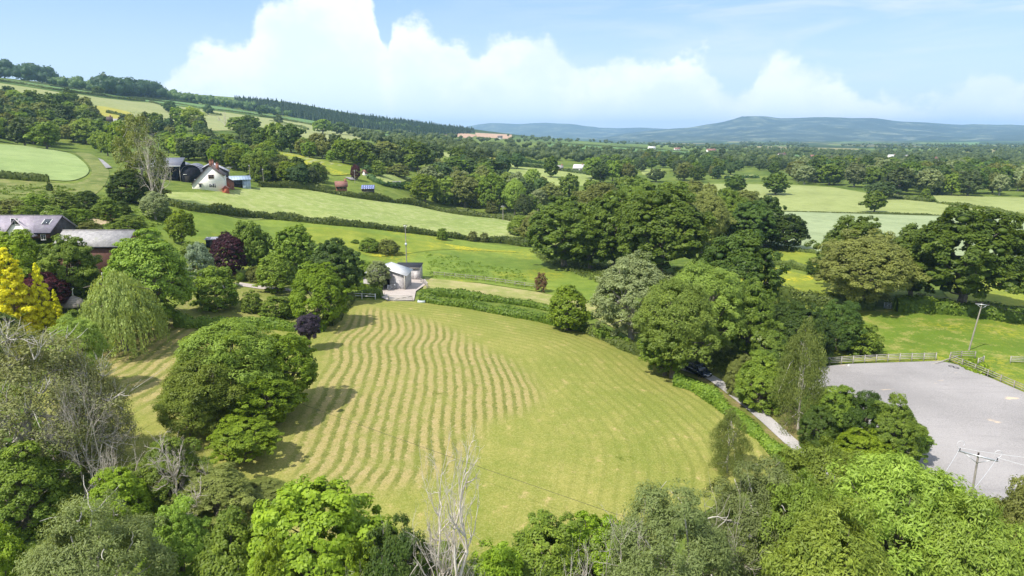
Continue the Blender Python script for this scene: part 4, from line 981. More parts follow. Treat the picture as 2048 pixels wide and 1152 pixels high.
T('darkshrub', 1530, 690, 790, 90, 'dark bush in the shade beyond the dark car')
# big central trees
T('willow', 1345, 560, 757, 175, 'tall pale green willow leaning over the corner of the lawn', seed=0)
T('willow', 1400, 528, 722, 190, 'tall green willow directly behind the dark car')
T('mid', 1490, 560, 722, 120, 'leafy tree between the tall willow and the dark thicket')
T('grey', 1262, 508, 690, 180, 'grey green pear tree with a bare limb above the hedge end')
T('darkoak', 1463, 468, 662, 190, 'dark domed tree behind the tall willows')
T('oak', 1130, 395, 535, 185, 'broad dark oak at the left end of the central clump')
T('oak', 1320, 378, 560, 215, 'largest round oak in the middle of the central clump', seed=1)
T('oak', 1225, 385, 540, 150, 'oak between the broad left oak and the largest round oak')
T('oak', 1180, 430, 540, 110, 'lower oak at the edge of the meadow in the central clump')
T('darkoak', 1500, 402, 500, 110, 'dark round tree at the right end of the central clump')
T('darkoak', 1572, 430, 500, 90, 'dark pointed thorn tree standing against the pale barley')
T('olive', 1400, 372, 505, 120, 'olive brown tree behind the largest round oak')
T('mid', 1450, 380, 490, 110, 'light green tree behind the dark domed tree')
T('darkoak', 1530, 395, 495, 80, 'small dark tree beside the pointed thorn tree')
T('mid', 1275, 362, 470, 120, 'green tree on the skyline of the central clump')
T('oliveshrub', 1070, 420, 478, 70, 'olive willow bush at the end of the hay meadow')
T('shrub', 1040, 430, 470, 60, 'grey green willow bush by the wooden pole')
T('mid', 1340, 362, 455, 110, 'light green tree top right of the skyline tree')
T('olive', 1200, 365, 460, 110, 'olive green tree top left of the skyline tree')
T('brightspread', 1135, 562, 662, 92, 'bright green hornbeam growing out of the long hedge')
T('brown', 1082, 545, 584, 30, 'reddish brown conifer at the end of the rail fence')
# right side
T('oak', 1918, 412, 618, 245, 'huge spreading oak behind the horse paddock', seed=1)
T('oak', 1820, 448, 600, 130, 'smaller oak touching the left side of the huge oak')
T('oak', 1700, 432, 585, 150, 'dark oak behind the round willow')
T('olive', 1722, 462, 618, 205, 'round olive green willow in front of the dark oak')
T('darkshrub', 1632, 510, 548, 45, 'small dark bush at the left foot of the dark oak')
T('oak', 1551, 344, 390, 55, 'single round oak standing in the pale wheat field')
T('oak', 1748, 381, 426, 48, 'lone oak on the line between wheat and barley', seed=2)
T('oak', 1470, 350, 386, 48, 'round oak at the left end of the wheat field', seed=3)
T('far', 1760, 362, 398, 62, 'dark tree at the corner where three fields meet')
T('shrub', 1850, 376, 398, 22, 'small pale bush on the hedge between wheat fields')
# garden
T('spread', 308, 448, 655, 190, 'large spreading hornbeam between the long slate roof and the weeping willow')
T('weep', 252, 538, 702, 165, 'weeping willow with long yellow green strands on the lawn edge', name='weeping_willow')
T('gold', 36, 490, 668, 125, 'tallest golden yellow conifer at the left edge')
T('gold', 92, 522, 668, 62, 'middle golden yellow conifer')
T('gold', 121, 576, 674, 42, 'smallest golden yellow conifer, nearest the gazebo')
T('purple', 95, 540, 628, 105, 'dark purple shrub behind the golden conifers', name='purple_shrub', cat='shrub')
T('bright', 40, 462, 590, 130, 'bright lime green tree under the slate dormers')
T('mid', 140, 472, 610, 135, 'leafy green tree in front of the long slate roof')
T('brightshrub', 172, 530, 605, 60, 'bright green shrub just above the gazebo')
T('shrub', 150, 618, 658, 40, 'dark bush hiding the gazebo wall')
T('bright', 365, 418, 490, 62, 'bright green tree above the large hornbeam')
T('silver', 402, 486, 575, 66, 'silver leaved shrub left of the purple beech')
T('purple', 462, 464, 552, 84, 'round dark purple beech in the garden')
T('mid', 505, 440, 550, 85, 'green tree just right of the purple beech')
T('shrub', 435, 530, 618, 90, 'rounded bush on the garden lawn')
T('ball', 482, 543, 563, 19, 'clipped topiary ball beside the gravel path')
T('oliveshrub', 512, 530, 562, 50, 'feathery bush behind the topiary ball')
T('spread', 555, 500, 585, 90, 'layered green shrub right of the topiary ball', seed=1)
T('mid', 590, 450, 560, 95, 'round green tree behind the layered shrub')
T('darkoak', 672, 478, 605, 120, 'dark green round tree left of the timber stable')
T('brightspread', 640, 512, 655, 130, 'broad bright hornbeam at the top left corner of the lawn')
T('shrub', 505, 580, 625, 45, 'pale green shrub on the garden lawn beside the rounded bush')
T('shrub', 555, 590, 635, 70, 'low shrub behind the clipped garden hedge')
T('brightshrub', 585, 600, 632, 50, 'bright shrub at the foot of the broad hornbeam')
T('plum', 620, 628, 702, 58, 'young purple plum tree alone on the lawn')
T('grey', 757, 518, 580, 55, 'small grey green willow against the stable wall', name='willow_tree')
T('shrub', 735, 520, 560, 40, 'small bush at the back of the stable')
T('elder', 380, 480, 520, 40, 'yellow flowering bush by the garden shed')
T('shrub', 740, 474, 503, 50, 'dark thorn bush in the meadow, left of the pair')
T('oliveshrub', 776, 475, 508, 52, 'olive thorn bush in the meadow, right of the pair')
T('shrub', 885, 455, 480, 24, 'small dark thorn growing up from the long meadow hedge')
T('oliveshrub', 945, 460, 482, 22, 'spiky sapling in the long meadow hedge')
T('oliveshrub', 968, 463, 484, 20, 'last spiky sapling in the long meadow hedge')
T('shrub', 710, 478, 487, 20, 'tiny bush in the meadow near the thorn pair')
# left bank
T('ivyash', 288, 236, 402, 105, 'half bare tree with mistletoe clumps beside the farm', seed=0)
T('darkshrub', 262, 335, 405, 95, 'dark ivy covered thicket at the foot of the half bare tree', seed=0)
T('oliveshrub', 305, 345, 405, 60, 'olive thicket beside the black barn')
T('grey', 312, 382, 440, 62, 'silvery grey willow bush on the hedge corner', name='willow_bush', cat='bush')
T('bright', 243, 240, 320, 48, 'yellow green tree behind the half bare tree')
for i, (x, yt, yb, w, k, lb) in enumerate([
    (20, 395, 432, 70, 'oliveshrub', 'flowering bush behind the slate roofed house'), (75, 385, 425, 60, 'shrub', 'green bush on the bank above the slate roofs'),
    (130, 380, 430, 70, 'elder', 'white flecked elder on the bank'), (178, 378, 425, 60, 'darkshrub', 'dark bush beside the half bare tree thicket'), (215, 395, 440, 60, 'shrub', 'green bush above the sandpit'),
    (160, 415, 455, 60, 'shrub', 'bush left of the sandpit'), (180, 440, 468, 60, 'oliveshrub', 'low bush between the sandpit and the long slate roof'), (262, 430, 462, 70, 'shrub', 'low leafy mound right of the sandpit'),
    (100, 363, 382, 14, 'darkshrub', 'tiny dark thorn on the grassy bank'), (330, 415, 440, 40, 'shrub', 'bush below the grey willow'), (110, 410, 450, 60, 'elder', 'elder bush touching the roof end'), (55, 410, 440, 50, 'shrub', 'bush behind the dormer window'), (240, 400, 430, 50, 'darkshrub', 'dark bush under the ivy thicket')]):
    T(k, x, yt, yb, w, lb)
# left hillside
for x, yt, yb, w, k, lb in [
    (197, 173, 192, 27, 'oak', 'lone round tree on the left skyline field'), (341, 202, 226, 30, 'far', 'tree at the left end of the hillside row'), (360, 212, 248, 36, 'mid', 'bright tree beside the dark conifer on the hill'),
    (388, 212, 262, 52, 'ash', 'tall loose ash on the hillside'), (417, 208, 230, 20, 'far', 'small round tree on the upper hill hedge'), (346, 228, 272, 28, 'conifer', 'dark conifer beside the hillside ash'),
    (411, 244, 272, 18, 'conifer', 'small dark conifer below the hillside ash'), (475, 233, 266, 46, 'mid', 'green tree left of the hillside pair'), (500, 230, 266, 48, 'oak', 'dark round tree of the hillside pair'),
    (458, 271, 287, 20, 'shrub', 'left one of two round bushes on the pale slope'), (482, 272, 291, 22, 'shrub', 'right one of two round bushes on the pale slope'), (524, 210, 230, 25, 'far', 'round tree on the hill crest below the conifers'),
    (557, 230, 248, 20, 'far', 'small tree above the dark oak trio'), (527, 254, 299, 50, 'oak', 'left oak of the dark hillside trio'), (552, 245, 300, 46, 'mid', 'tall middle tree of the dark hillside trio'),
    (583, 248, 306, 52, 'darkoak', 'right tree of the dark hillside trio'), (564, 264, 304, 42, 'oak', 'front oak of the dark hillside trio'), (645, 238, 268, 46, 'mid', 'rounded tree in the middle of the pale hill field'),
    (682, 244, 269, 42, 'far', 'darker tree beside the rounded one in the pale hill field'), (637, 264, 312, 48, 'olive', 'olive tree left of the bright rounded one'), (674, 268, 312, 42, 'far', 'blue green tree behind the olive tree'),
    (716, 274, 334, 55, 'mid', 'bright rounded tree above the brick cottage'), (770, 279, 330, 58, 'olive', 'brownish tree right of the bright rounded tree'), (835, 284, 340, 66, 'oak', 'large dark oak in the valley centre'),
    (802, 292, 330, 34, 'conifer', 'narrow conifer in the valley trees'), (908, 312, 347, 44, 'oak', 'round dark oak left of the long oak'), (975, 316, 350, 72, 'darkoak', 'wide dark oak at the field edge'),
    (940, 318, 350, 40, 'far', 'tree between two dark oaks at the field edge'), (637, 320, 364, 42, 'oliveshrub', 'olive thorn on the hedge below the yellow slope'), (522, 300, 364, 48, 'shrub', 'green tree beside the wooden pole near the farm'),
    (564, 322, 367, 46, 'olive', 'olive tree right of the farm poles'), (595, 337, 368, 24, 'darkshrub', 'small dark tree on the hedge'), (614, 350, 372, 40, 'darkshrub', 'low dark bush on the hedge'), (757, 320, 352, 34, 'shrub', 'small tree at the cottage garden'),
    (798, 325, 354, 50, 'oliveshrub', 'grey green scrub beside the small hay meadow'), (850, 342, 374, 52, 'shrub', 'scrub at the end of the small hay meadow'), (712, 328, 360, 22, 'purple', 'brown leaved tree beside the brick cottage'),
    (850, 346, 405, 66, 'bright', 'bright green tree above the double pole'), (890, 350, 408, 60, 'shrub', 'dark green tree right of the double pole'), (930, 348, 415, 66, 'olive', 'brown green tree in the middle copse'),
    (984, 346, 425, 66, 'mid', 'light leaved tree in the middle copse'), (1030, 358, 430, 50, 'willow', 'feathery willow in the middle copse'), (735, 330, 350, 20, 'far', 'little tree by the hay meadow'),
    (1102, 312, 355, 34, 'oak', 'tall oak at the edge of the light valley field'), (1185, 314, 358, 44, 'mid', 'bright round tree in the light valley field'), (1200, 328, 366, 42, 'darkoak', 'dark round tree in front of the bright one'),
    (1225, 320, 362, 34, 'mid', 'loose tree beside the dark round one'), (1255, 330, 362, 46, 'oak', 'wide tree at the light valley field'), (1312, 338, 364, 38, 'far', 'tree behind the skyline of the central clump')]:
    T(k, x, yt, yb, w, lb)
# copses, every tree on its own
wood([(-40, 215), (20, 205), (60, 222), (110, 215), (150, 205), (186, 232), (200, 260), (222, 280), (228, 318), (180, 312), (120, 304), (40, 290), (-40, 286)], 75, ['far', 'oak', 'far', 'mid', 'olive', 'darkoak', 'ash'], (10, 15), '', 'in the wood above the cereal field', 'trees of the wood above the cereal field', 2, .45)
wood([(330, 300), (420, 296), (500, 312), (560, 335), (600, 362), (640, 374), (640, 381), (560, 372), (520, 366), (470, 345), (420, 330), (350, 322)], 62, ['far', 'oak', 'mid', 'olive', 'bright'], (7.5, 11), '', 'in the belt behind the barns', 'trees of the belt behind the barns', 3, .36)
wood([(860, 372), (930, 365), (1000, 362), (1060, 375), (1110, 400), (1110, 440), (1075, 448), (1010, 432), (950, 420), (900, 408), (850, 398)], 36, ['olive', 'mid', 'oak', 'grey', 'far', 'willow', 'oliveshrub'], (8, 14), '', 'in the copse beyond the hay meadow', 'trees of the copse beyond the hay meadow', 4, .45)
wood([(1120, 400), (1250, 385), (1400, 385), (1500, 430), (1480, 480), (1380, 480), (1200, 490), (1120, 470)], 24, ['oak', 'mid', 'olive', 'darkoak'], (11, 15), '', 'inside the central clump of oaks', 'trees inside the central clump', 5, .5)
wood([(660, 318), (720, 322), (780, 318), (860, 322), (1000, 330), (1090, 345), (1090, 362), (1000, 355), (900, 350), (830, 345), (760, 338), (720, 345)], 30, ['far', 'oak', 'olive', 'mid', 'far'], (8, 13), '', 'in the valley belt left of centre', 'trees of the valley belt', 6, .5)
wood([(1200, 335), (1290, 320), (1440, 318), (1560, 330), (1570, 352), (1440, 350), (1430, 366), (1340, 368), (1330, 345), (1275, 345), (1260, 366), (1200, 366)], 60, ['far', 'oak', 'far', 'mid', 'olive', 'far'], (9, 14), '', 'in the woods behind the wheat field, left part', 'trees of the woods left of the wheat field', 7, .42)
wood([(1560, 345), (1700, 340), (1880, 340), (2070, 345), (2070, 396), (1980, 395), (1880, 391), (1800, 389), (1740, 385), (1666, 373), (1580, 369)], 140, ['far', 'far', 'oak', 'mid', 'olive', 'grey', 'darkoak'], (10, 16), '', 'in the woods behind the wheat field, right part', 'trees of the woods behind the wheat field', 8, .38)
wood([(230, 262), (300, 250), (380, 262), (430, 270), (420, 290), (330, 292), (240, 290)], 22, ['far', 'oak', 'mid', 'olive'], (8, 12), '', 'below the hillside conifer', 'trees below the hillside conifer', 9, .5)
wood([(425, 262), (500, 262), (520, 285), (470, 282), (430, 278)], 9, ['far', 'oak', 'mid'], (6, 10), '', 'at the top of the pale slope', 'trees at the top of the pale slope', 10, .5)
wood([(600, 300), (650, 305), (700, 318), (690, 330), (640, 322), (600, 312)], 9, ['mid', 'far', 'olive'], (6, 10), '', 'above the yellow slope', 'trees above the yellow slope', 11, .5)
# masses that nobody could count
far_mass('distant_woods', 'hazy blue green woods and hedgerow trees filling the far valley', 'woods', [
    ([(700, 262), (900, 275), (1090, 290), (1180, 300), (1380, 315), (1400, 330), (1200, 328), (1000, 318), (840, 300), (720, 285)], 210),
    ([(1010, 272), (1180, 282), (1400, 288), (1500, 296), (1400, 302), (1200, 286), (1050, 284)], 110),
    ([(1400, 312), (1560, 320), (1900, 322), (2100, 325), (2100, 345), (1560, 342), (1420, 330)], 260),
    ([(1420, 290), (1520, 296), (1700, 306), (1900, 306), (2100, 305), (2100, 324), (1800, 322), (1500, 312)], 330),
    ([(1650, 290), (2100, 288), (2100, 305), (1800, 304)], 200),
    ([(1480, 284), (1600, 286), (1620, 294), (1480, 292)], 90),
    ([(860, 296), (1010, 306), (1090, 318), (1000, 318), (900, 305)], 60)], MAT['leaf_far'], (6, 10), seed=4, dens=1.4)
far_mass('skyline_wood', 'dark wood on the left skyline above the green crop', 'woods', [([(-200, 115), (0, 156), (104, 172), (100, 166), (0, 150), (-200, 108)], 120), ([(214, 190), (318, 199), (318, 195), (214, 186)], 80)], MAT['leaf_conifer'], (18, 25), seed=6)
far_mass('hill_trees', 'blue green row of trees along the crest of the hill', 'woods', [([(318, 198), (420, 212), (512, 224), (512, 218), (420, 205), (318, 193)], 110), ([(105, 172), (200, 186), (200, 183), (105, 170)], 30),
    ([(512, 226), (600, 236), (560, 232)], 8), ([(700, 250), (780, 262), (870, 270), (860, 266), (760, 254)], 30)], MAT['leaf_far'], (10, 15), seed=7)
far_mass('conifer_plantation', 'dark conifer plantation along the crest of the hill', 'woods', [([(470, 206), (560, 214), (700, 238), (820, 250), (955, 266), (900, 270), (840, 272), (780, 263), (700, 254), (620, 241), (560, 230), (500, 222)], 2600)], MAT['leaf_conifer'], (12, 16), True, 8)

# dead trees and bleached twigs
def dead(x, yt, D, w, label, seed, name='dead_tree', stems=3, spread=.55, depth=5, group=None, thick=1.0):
    p = PD(x, yt, D); z = h1(p[0], p[1]); me = deadtree(seed, spread, stems, depth, thick=thick)
    o = link(name, me); o.location = (p[0], p[1], z); hgt = p[2] - z; xs = np.empty(len(me.vertices) * 3, np.float32); me.vertices.foreach_get('co', xs); xs = xs.reshape(-1, 3)
    wn = np.percentile(xs[:, 0], 98) - np.percentile(xs[:, 0], 2); s = w * D / FPX / wn; s = min(max(s, hgt / 12 * .6), hgt / 12 * 1.6)
    o.scale = (s, s, hgt / 12.0); return tag(o, label, 'dead tree', group)
dead(838, 862, 41, 150, 'tall bleached dead tree rising in front of the striped lawn', 11, stems=3, thick=1.35)
dead(905, 915, 43, 120, 'second bleached dead trunk leaning right of the tallest one', 12, stems=2, thick=1.1)
dead(850, 1000, 41.5, 170, 'tangle of thin bare branches around the two dead trunks', 13, stems=4, depth=5, thick=.4)
dead(340, 868, 56, 120, 'bleached dead twigs standing up above the green elder bush', 14, stems=5, depth=4, thick=1.3)
dead(222, 890, 55, 75, 'smaller group of bleached twigs left of the elder bush', 15, stems=4, depth=4, thick=1.2)
dead(425, 890, 58, 30, 'single thin bleached branch beside the olive brown bush', 16, stems=1, depth=3)
dead(60, 655, 58, 100, 'white bare crown sticking out of the big thorn tree', 17, stems=4, depth=5, thick=.45)
dead(140, 730, 57, 120, 'white dead branches across the middle of the thorn tree', 28, stems=3, depth=5, spread=.6, thick=.4)
dead(448, 221, 620, 20, 'tiny bare tree on the pale hillside', 19, depth=4, spread=.5)
dead(292, 246, 178, 60, 'bare upper branches of the half bare tree beside the farm', 20, stems=4, depth=4, thick=.4)
dead(1290, 1010, 42, 140, 'bare white branches in the big sallow at the bottom', 21, stems=3, depth=4, spread=.8, thick=.55)
dead(1440, 985, 44, 110, 'white twigs above the sallow crowns', 22, stems=3, depth=4, spread=.8, thick=.55)
dead(1180, 1090, 40, 120, 'pale bare branch at the bottom edge left of the sallow', 23, stems=2, depth=4, spread=.8)

# ------------------------------------------------------------------ hedges
hedge([(330, 408), (400, 425), (480, 431), (560, 439), (700, 453), (870, 472), (1000, 486), (1062, 495)], 2.3, 2.6, 'leaf_hedge_dark', 'long dark hedge between the hay meadow and the buttercup meadow')
hedge([(520, 374), (600, 377), (700, 394), (780, 405), (850, 416), (1000, 438), (1060, 452)], 2.4, 2.4, 'leaf_hedge_dark', 'hedge along the far side of the hay meadow')
hedge([(842, 603), (880, 609), (930, 616), (1050, 638), (1110, 652), (1180, 668), (1262, 702)], 1.7, 1.8, 'leaf_hedge', 'clipped green hedge along the top right of the lawn')
hedge([(842, 590), (880, 592), (960, 600), (1050, 612), (1120, 626), (1190, 640)], 1.5, 1.6, 'leaf_hedge', 'second clipped hedge just behind the lawn hedge')
hedge([(700, 592), (740, 594), (772, 596)], 1.7, 1.8, 'leaf_hedge', 'short hedge behind the white rail fence')
hedge([(700, 578), (735, 580), (772, 582)], 1.6, 1.5, 'leaf_hedge', 'short hedge in front of the timber stable')
hedge([(694, 600), (680, 622), (655, 655)], 1.8, 2.2, 'leaf_hedge_dark', 'dark hedge corner under the broad hornbeam')
hedge([(350, 652), (420, 654), (500, 657), (580, 660), (655, 662)], 1.8, 2.0, 'leaf_hedge', 'clipped garden hedge on the top left of the lawn')
hedge([(1350, 770), (1385, 780), (1420, 800), (1460, 832), (1500, 862), (1550, 905), (1600, 950)], 1.5, 1.9, 'leaf_hedge', 'bright clipped hedge between the lawn and the driveway')
hedge([(1180, 668), (1230, 690), (1290, 715), (1330, 735)], 1.5, 2.0, 'leaf_hedge_dark', 'dark shaded hedge under the pear tree')
hedge([(-60, 355), (0, 357), (50, 361), (100, 365)], 1.8, 1.8, 'leaf_hedge_dark', 'dark hedge below the cereal field on the left')
hedge([(1555, 606), (1620, 610), (1700, 616), (1760, 620)], 2.6, 3.0, 'leaf_hedge_dark', 'dark hedge at the far side of the horse paddock, left of the gate')
hedge([(1790, 622), (1850, 624), (1935, 632), (2000, 640), (2080, 650), (2250, 670)], 2.8, 3.0, 'leaf_hedge', 'leafy hedge behind the wooden pole on the paddock')
hedge([(1512, 520), (1560, 530), (1640, 548)], 1.6, 1.8, 'leaf_hedge_dark', 'low bramble hedge across the buttercup meadow')
hedge([(1470, 482), (1560, 498), (1640, 508), (1800, 520)], 1.4, 1.6, 'leaf_hedge_dark', 'low hedge at the foot of the barley field')
hedge([(1940, 543), (2048, 556), (2200, 566)], 2.0, 2.0, 'leaf_hedge', 'hedge right of the huge oak')
hedge([(1480, 422), (1549, 424), (1640, 426), (1734, 429), (1850, 432), (1942, 435), (2060, 443), (2250, 455)], .9, 1.2, 'leaf_hedge_dark', 'low dark field boundary between wheat and barley', lsz=.4)
hedge([(1740, 388), (1800, 398), (1840, 402), (1875, 406)], 3.0, 3.5, 'leaf_hedge_dark', 'bushy hedge running out from the three field corner')
hedge([(1876, 407), (1940, 416), (1990, 424), (2048, 436), (2200, 462)], 1.8, 2.0, 'leaf_hedge_dark', 'trimmed hedge between the two wheat fields')
HH = 'dark hedgerow line crossing the hillside fields'
for k, ln in enumerate([[(0, 164), (60, 172), (110, 181), (200, 193), (290, 203)], [(0, 193), (60, 199), (110, 208)], [(258, 196), (330, 205), (400, 216), (520, 232), (600, 247)], [(300, 205), (340, 216), (365, 222)], [(215, 227), (262, 236)],
                        [(520, 233), (600, 246), (660, 258)], [(100, 172), (200, 186), (300, 197), (400, 209)], [(540, 242), (590, 252), (618, 261)], [(420, 228), (445, 232)]]):
    hedge(ln, 2.2, 2.5, 'leaf_hedge_dark', HH + ' ' + ['at the far left', 'lowest on the left', 'through the middle', 'running down past the tree', 'above the white cottage', 'towards the conifers', 'along the skyline crop', 'near the rounded trees', 'by the small round tree'][k], lsz=1.0, rough=.4)
HV = 'thin hedgerow line in the distant valley'
for k, ln in enumerate([[(700, 254), (780, 270), (840, 282)], [(793, 277), (840, 287)], [(855, 293), (897, 298)], [(905, 306), (1012, 318)], [(1094, 296), (1245, 309), (1378, 309)], [(1094, 287), (1180, 292), (1378, 304)],
                        [(1030, 333), (1090, 338), (1180, 350)], [(1450, 358), (1522, 356)], [(1030, 322), (1084, 328), (1100, 330)], [(740, 358), (770, 372), (830, 378)]]):
    hedge(ln, 2.4, 2.6, 'leaf_far', HV + ' ' + ['below the conifers', 'beside the blue green crop', 'left of the yellow field', 'below the yellow field', 'in front of the far green field', 'behind the far green field', 'across the light valley field', 'beside the round valley oak', 'behind the light valley field', 'below the small hay meadow'][k], lsz=1.1, rough=.4)
# ------------------------------------------------------------------ building materials
plain('render_white', (0.80, 0.77, 0.70), .8, var=.05, scale=1.5)
plain('paint_white', (0.74, 0.73, 0.70), .6, var=.12, scale=4)
plain('black_tin', (0.016, 0.017, 0.024), .95, var=.5, scale=1.2, spec=.05)
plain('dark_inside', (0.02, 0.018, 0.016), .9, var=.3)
plain('brick', (0.25, 0.11, 0.075), .85, var=.3, scale=6)
plain('red_wood', (0.34, 0.09, 0.05), .7, var=.2, scale=5)
plain('glass', (0.03, 0.035, 0.045), .12, var=.2, spec=.8)
plain('timber', (0.29, 0.26, 0.22), .85, var=.3, scale=6, stretch=(1, 1, .3))
plain('timber_white', (0.35, 0.325, 0.28), .8, var=.15, scale=5)
plain('steel', (0.5, 0.51, 0.52), .45, metal=.6, var=.15)
plain('cable', (0.03, 0.03, 0.03), .6); plain('cable_pale', (0.72, 0.74, 0.76), .5, var=.05)
plain('ceramic', (0.05, 0.035, 0.04), .3, var=.2)
plain('orange_plastic', (0.8, 0.12, 0.02), .45, var=.1); plain('trough', (0.5, 0.56, 0.58), .5, var=.15)
plain('flat_black', (0.022, 0.022, 0.027), .7, var=.3, scale=2)
courses('slate_purple', (0.30, 0.26, 0.30), (0.42, 0.37, 0.42), (0, 0, 5), moss=(.5, .48, .45))
courses('slate_grey', (0.25, 0.24, 0.24), (0.42, 0.40, 0.39), (0, 0, 6), moss=(.3, .3, .24))
courses('slate_dark', (0.09, 0.065, 0.06), (0.16, 0.12, 0.11), (0, 0, 5))
courses('tiles_red', (0.22, 0.10, 0.08), (0.30, 0.15, 0.12), (0, 0, 4))
courses('sheet_grey', (0.34, 0.33, 0.36), (0.45, 0.44, 0.48), (0.9, 0, 0), rough=.5)
courses('sheet_dark', (0.16, 0.16, 0.19), (0.26, 0.26, 0.30), (0, 0.9, 0), rough=.5)
courses('sheet_blue', (0.28, 0.36, 0.46), (0.40, 0.49, 0.60), (1.2, 0, 0), rough=.45)
courses('sheet_white', (0.56, 0.55, 0.54), (0.70, 0.69, 0.68), (0, 1.0, 0), rough=.5)
courses('boards_pale', (0.36, 0.33, 0.32), (0.56, 0.53, 0.52), (0, 0, 4.2))
courses('boards_black', (0.035, 0.03, 0.03), (0.08, 0.07, 0.065), (0, 0, 4))
courses('boards_red', (0.12, 0.055, 0.042), (0.18, 0.085, 0.065), (0, 0, 4))
courses('thatch', (0.24, 0.21, 0.18), (0.34, 0.30, 0.27), (0, 0, 3.5))
M = MAT
def window(root, c, w, h, face='y', wall='paint_white', bars=1):
    """framed window with its pane; c is the centre on the outer wall face, looking along -y (or +x)"""
    m = MB(); p = MB(); x, y, z = c; t = .07
    def bx(mb, a0, a1, z0, z1, d0, d1):
        if face == 'y': mb.box((x + a0, y - d1, z + z0), (x + a1, y - d0, z + z1))
        else: mb.box((x + d0, y + a0, z + z0), (x + d1, y + a1, z + z1))
    bx(m, -w/2, w/2, h/2 - t, h/2, .01, .08); bx(m, -w/2, w/2, -h/2, -h/2 + t, .01, .10)
    bx(m, -w/2, -w/2 + t, -h/2 + t, h/2 - t, .01, .08); bx(m, w/2 - t, w/2, -h/2 + t, h/2 - t, .01, .08)
    for k in range(bars): a = -w/2 + w * (k + 1) / (bars + 1); bx(m, a - .03, a + .03, -h/2 + t, h/2 - t, .012, .07)
    o = m.build('window', M[wall], root); bx(p, -w/2 + t, w/2 - t, -h/2 + t, h/2 - t, .013, .03); p.build('pane', M['glass'], o); return o
def at(px, py, D=None):
    p = G(px, py) if D is None else PD(px, py, D); p[2] = h1(p[0], p[1]); return p
def gable(root, x0, x1, xr, he0, he1, hr, y0, y1, wall, roof, ov=.3, t=.14, z0=-1.5, roofname='roof'):
    MB().prism([(x0, z0), (x1, z0), (x1, he1), (xr, hr), (x0, he0)], y0, y1).build('wall', M[wall], root)
    m = MB(); s0 = (hr - he0) / (xr - x0); s1 = (hr - he1) / (x1 - xr); a, b = y0 - ov, y1 + ov
    m.prism([(x0 - ov, he0 - s0 * ov + .02), (xr, hr + .02), (xr, hr + .02 + t), (x0 - ov, he0 - s0 * ov + t + .02)], a, b)
    m.prism([(xr, hr + .021), (x1 + ov, he1 - s1 * ov + .02), (x1 + ov, he1 - s1 * ov + t + .02), (xr, hr + .021 + t)], a, b)
    return m.build(roofname, M[roof], root)
def chimney(parent, x, y, z0, z1, s=.6):
    o = MB().box((x - s/2, y - s/2, z0), (x + s/2, y + s/2, z1)).box((x - s/2 - .06, y - s/2 - .06, z1), (x + s/2 + .06, y + s/2 + .06, z1 + .12)).build('chimney', M['brick'], parent)
    MB().tube([(x, y, z1 + .1), (x, y, z1 + .5)], .12, 8).build('chimney_pot', M['brick'], o)

# ---- farm on the left
p = at(424, 381); fa = rad(17)
r = empty('farmhouse', p, fa, 'white rendered farmhouse with catslide roof and brick chimneys', 'house')
r.scale = (1.1,) * 3
ro = gable(r, -5.2, 3.3, 0, 2.0, 4.3, 7.1, 0, 8.5, 'render_white', 'slate_dark')
chimney(ro, .1, 1.6, 6.6, 8.5, .7); chimney(ro, 1.6, 4.2, 5.2, 7.6, .8); chimney(ro, 0, 8.0, 6.7, 8.3, .6)
window(r, (.1, 0, 4.0), 1.5, 1.1, wall='brick', bars=2); window(r, (.3, 0, 1.4), 1.9, 1.3, wall='paint_white', bars=3); window(r, (-3.0, 0, 1.4), .7, 1.0, wall='paint_white', bars=0)
window(r, (3.3, 2.2, 3.2), 1.2, 1.0, face='x', wall='paint_white'); MB().box((-3.6, -.5, 2.0), (-2.4, 0, 2.1)).build('porch_hood', M['slate_dark'], r)
def local(p0, a, x, y): return (p0[0] + math.cos(a) * x - math.sin(a) * y, p0[1] + math.sin(a) * x + math.cos(a) * y)
def near(p0, a, x, y, dz=0): q = local(p0, a, x, y); return (q[0], q[1], h1(*q) + dz)
# dutch barn
q = at(384, 366); r = empty('dutch_barn', q, fa, 'black dutch barn with a rounded roof beside the farmhouse', 'barn')
r.scale = (1.1,) * 3
W_, n = 2.8, 12; arc = [(-W_ * math.cos(math.pi * k / n), 3.1 + 2.4 * math.sin(math.pi * k / n)) for k in range(n + 1)]
MB().prism([(-W_, -1), (W_, -1)] + arc[::-1], .1, 13.5).build('wall', M['black_tin'], r)
m = MB(); ao = [(-(W_ + .12) * math.cos(math.pi * k / n), 3.12 + 2.52 * math.sin(math.pi * k / n)) for k in range(n + 1)]; ai = [(x * .985, 3.1 + (z - 3.12) * .985 + .03) for x, z in ao]
for k in range(n): m.prism([ai[k], ai[k + 1], ao[k + 1], ao[k]], -.15, 13.9)
m.build('roof', M['sheet_dark'], r)
d = MB().box((-1.9, 0.02, -.5), (-.4, .1, 2.3)).build('door', M['dark_inside'], r); MB().box((.7, 0.0, .3), (1.4, .1, 1.2)).build('window', M['glass'], r)
MB().box((-2.3, -.01, 2.6), (-1.2, .1, 2.75)).build('lamp_board', M['paint_white'], r)
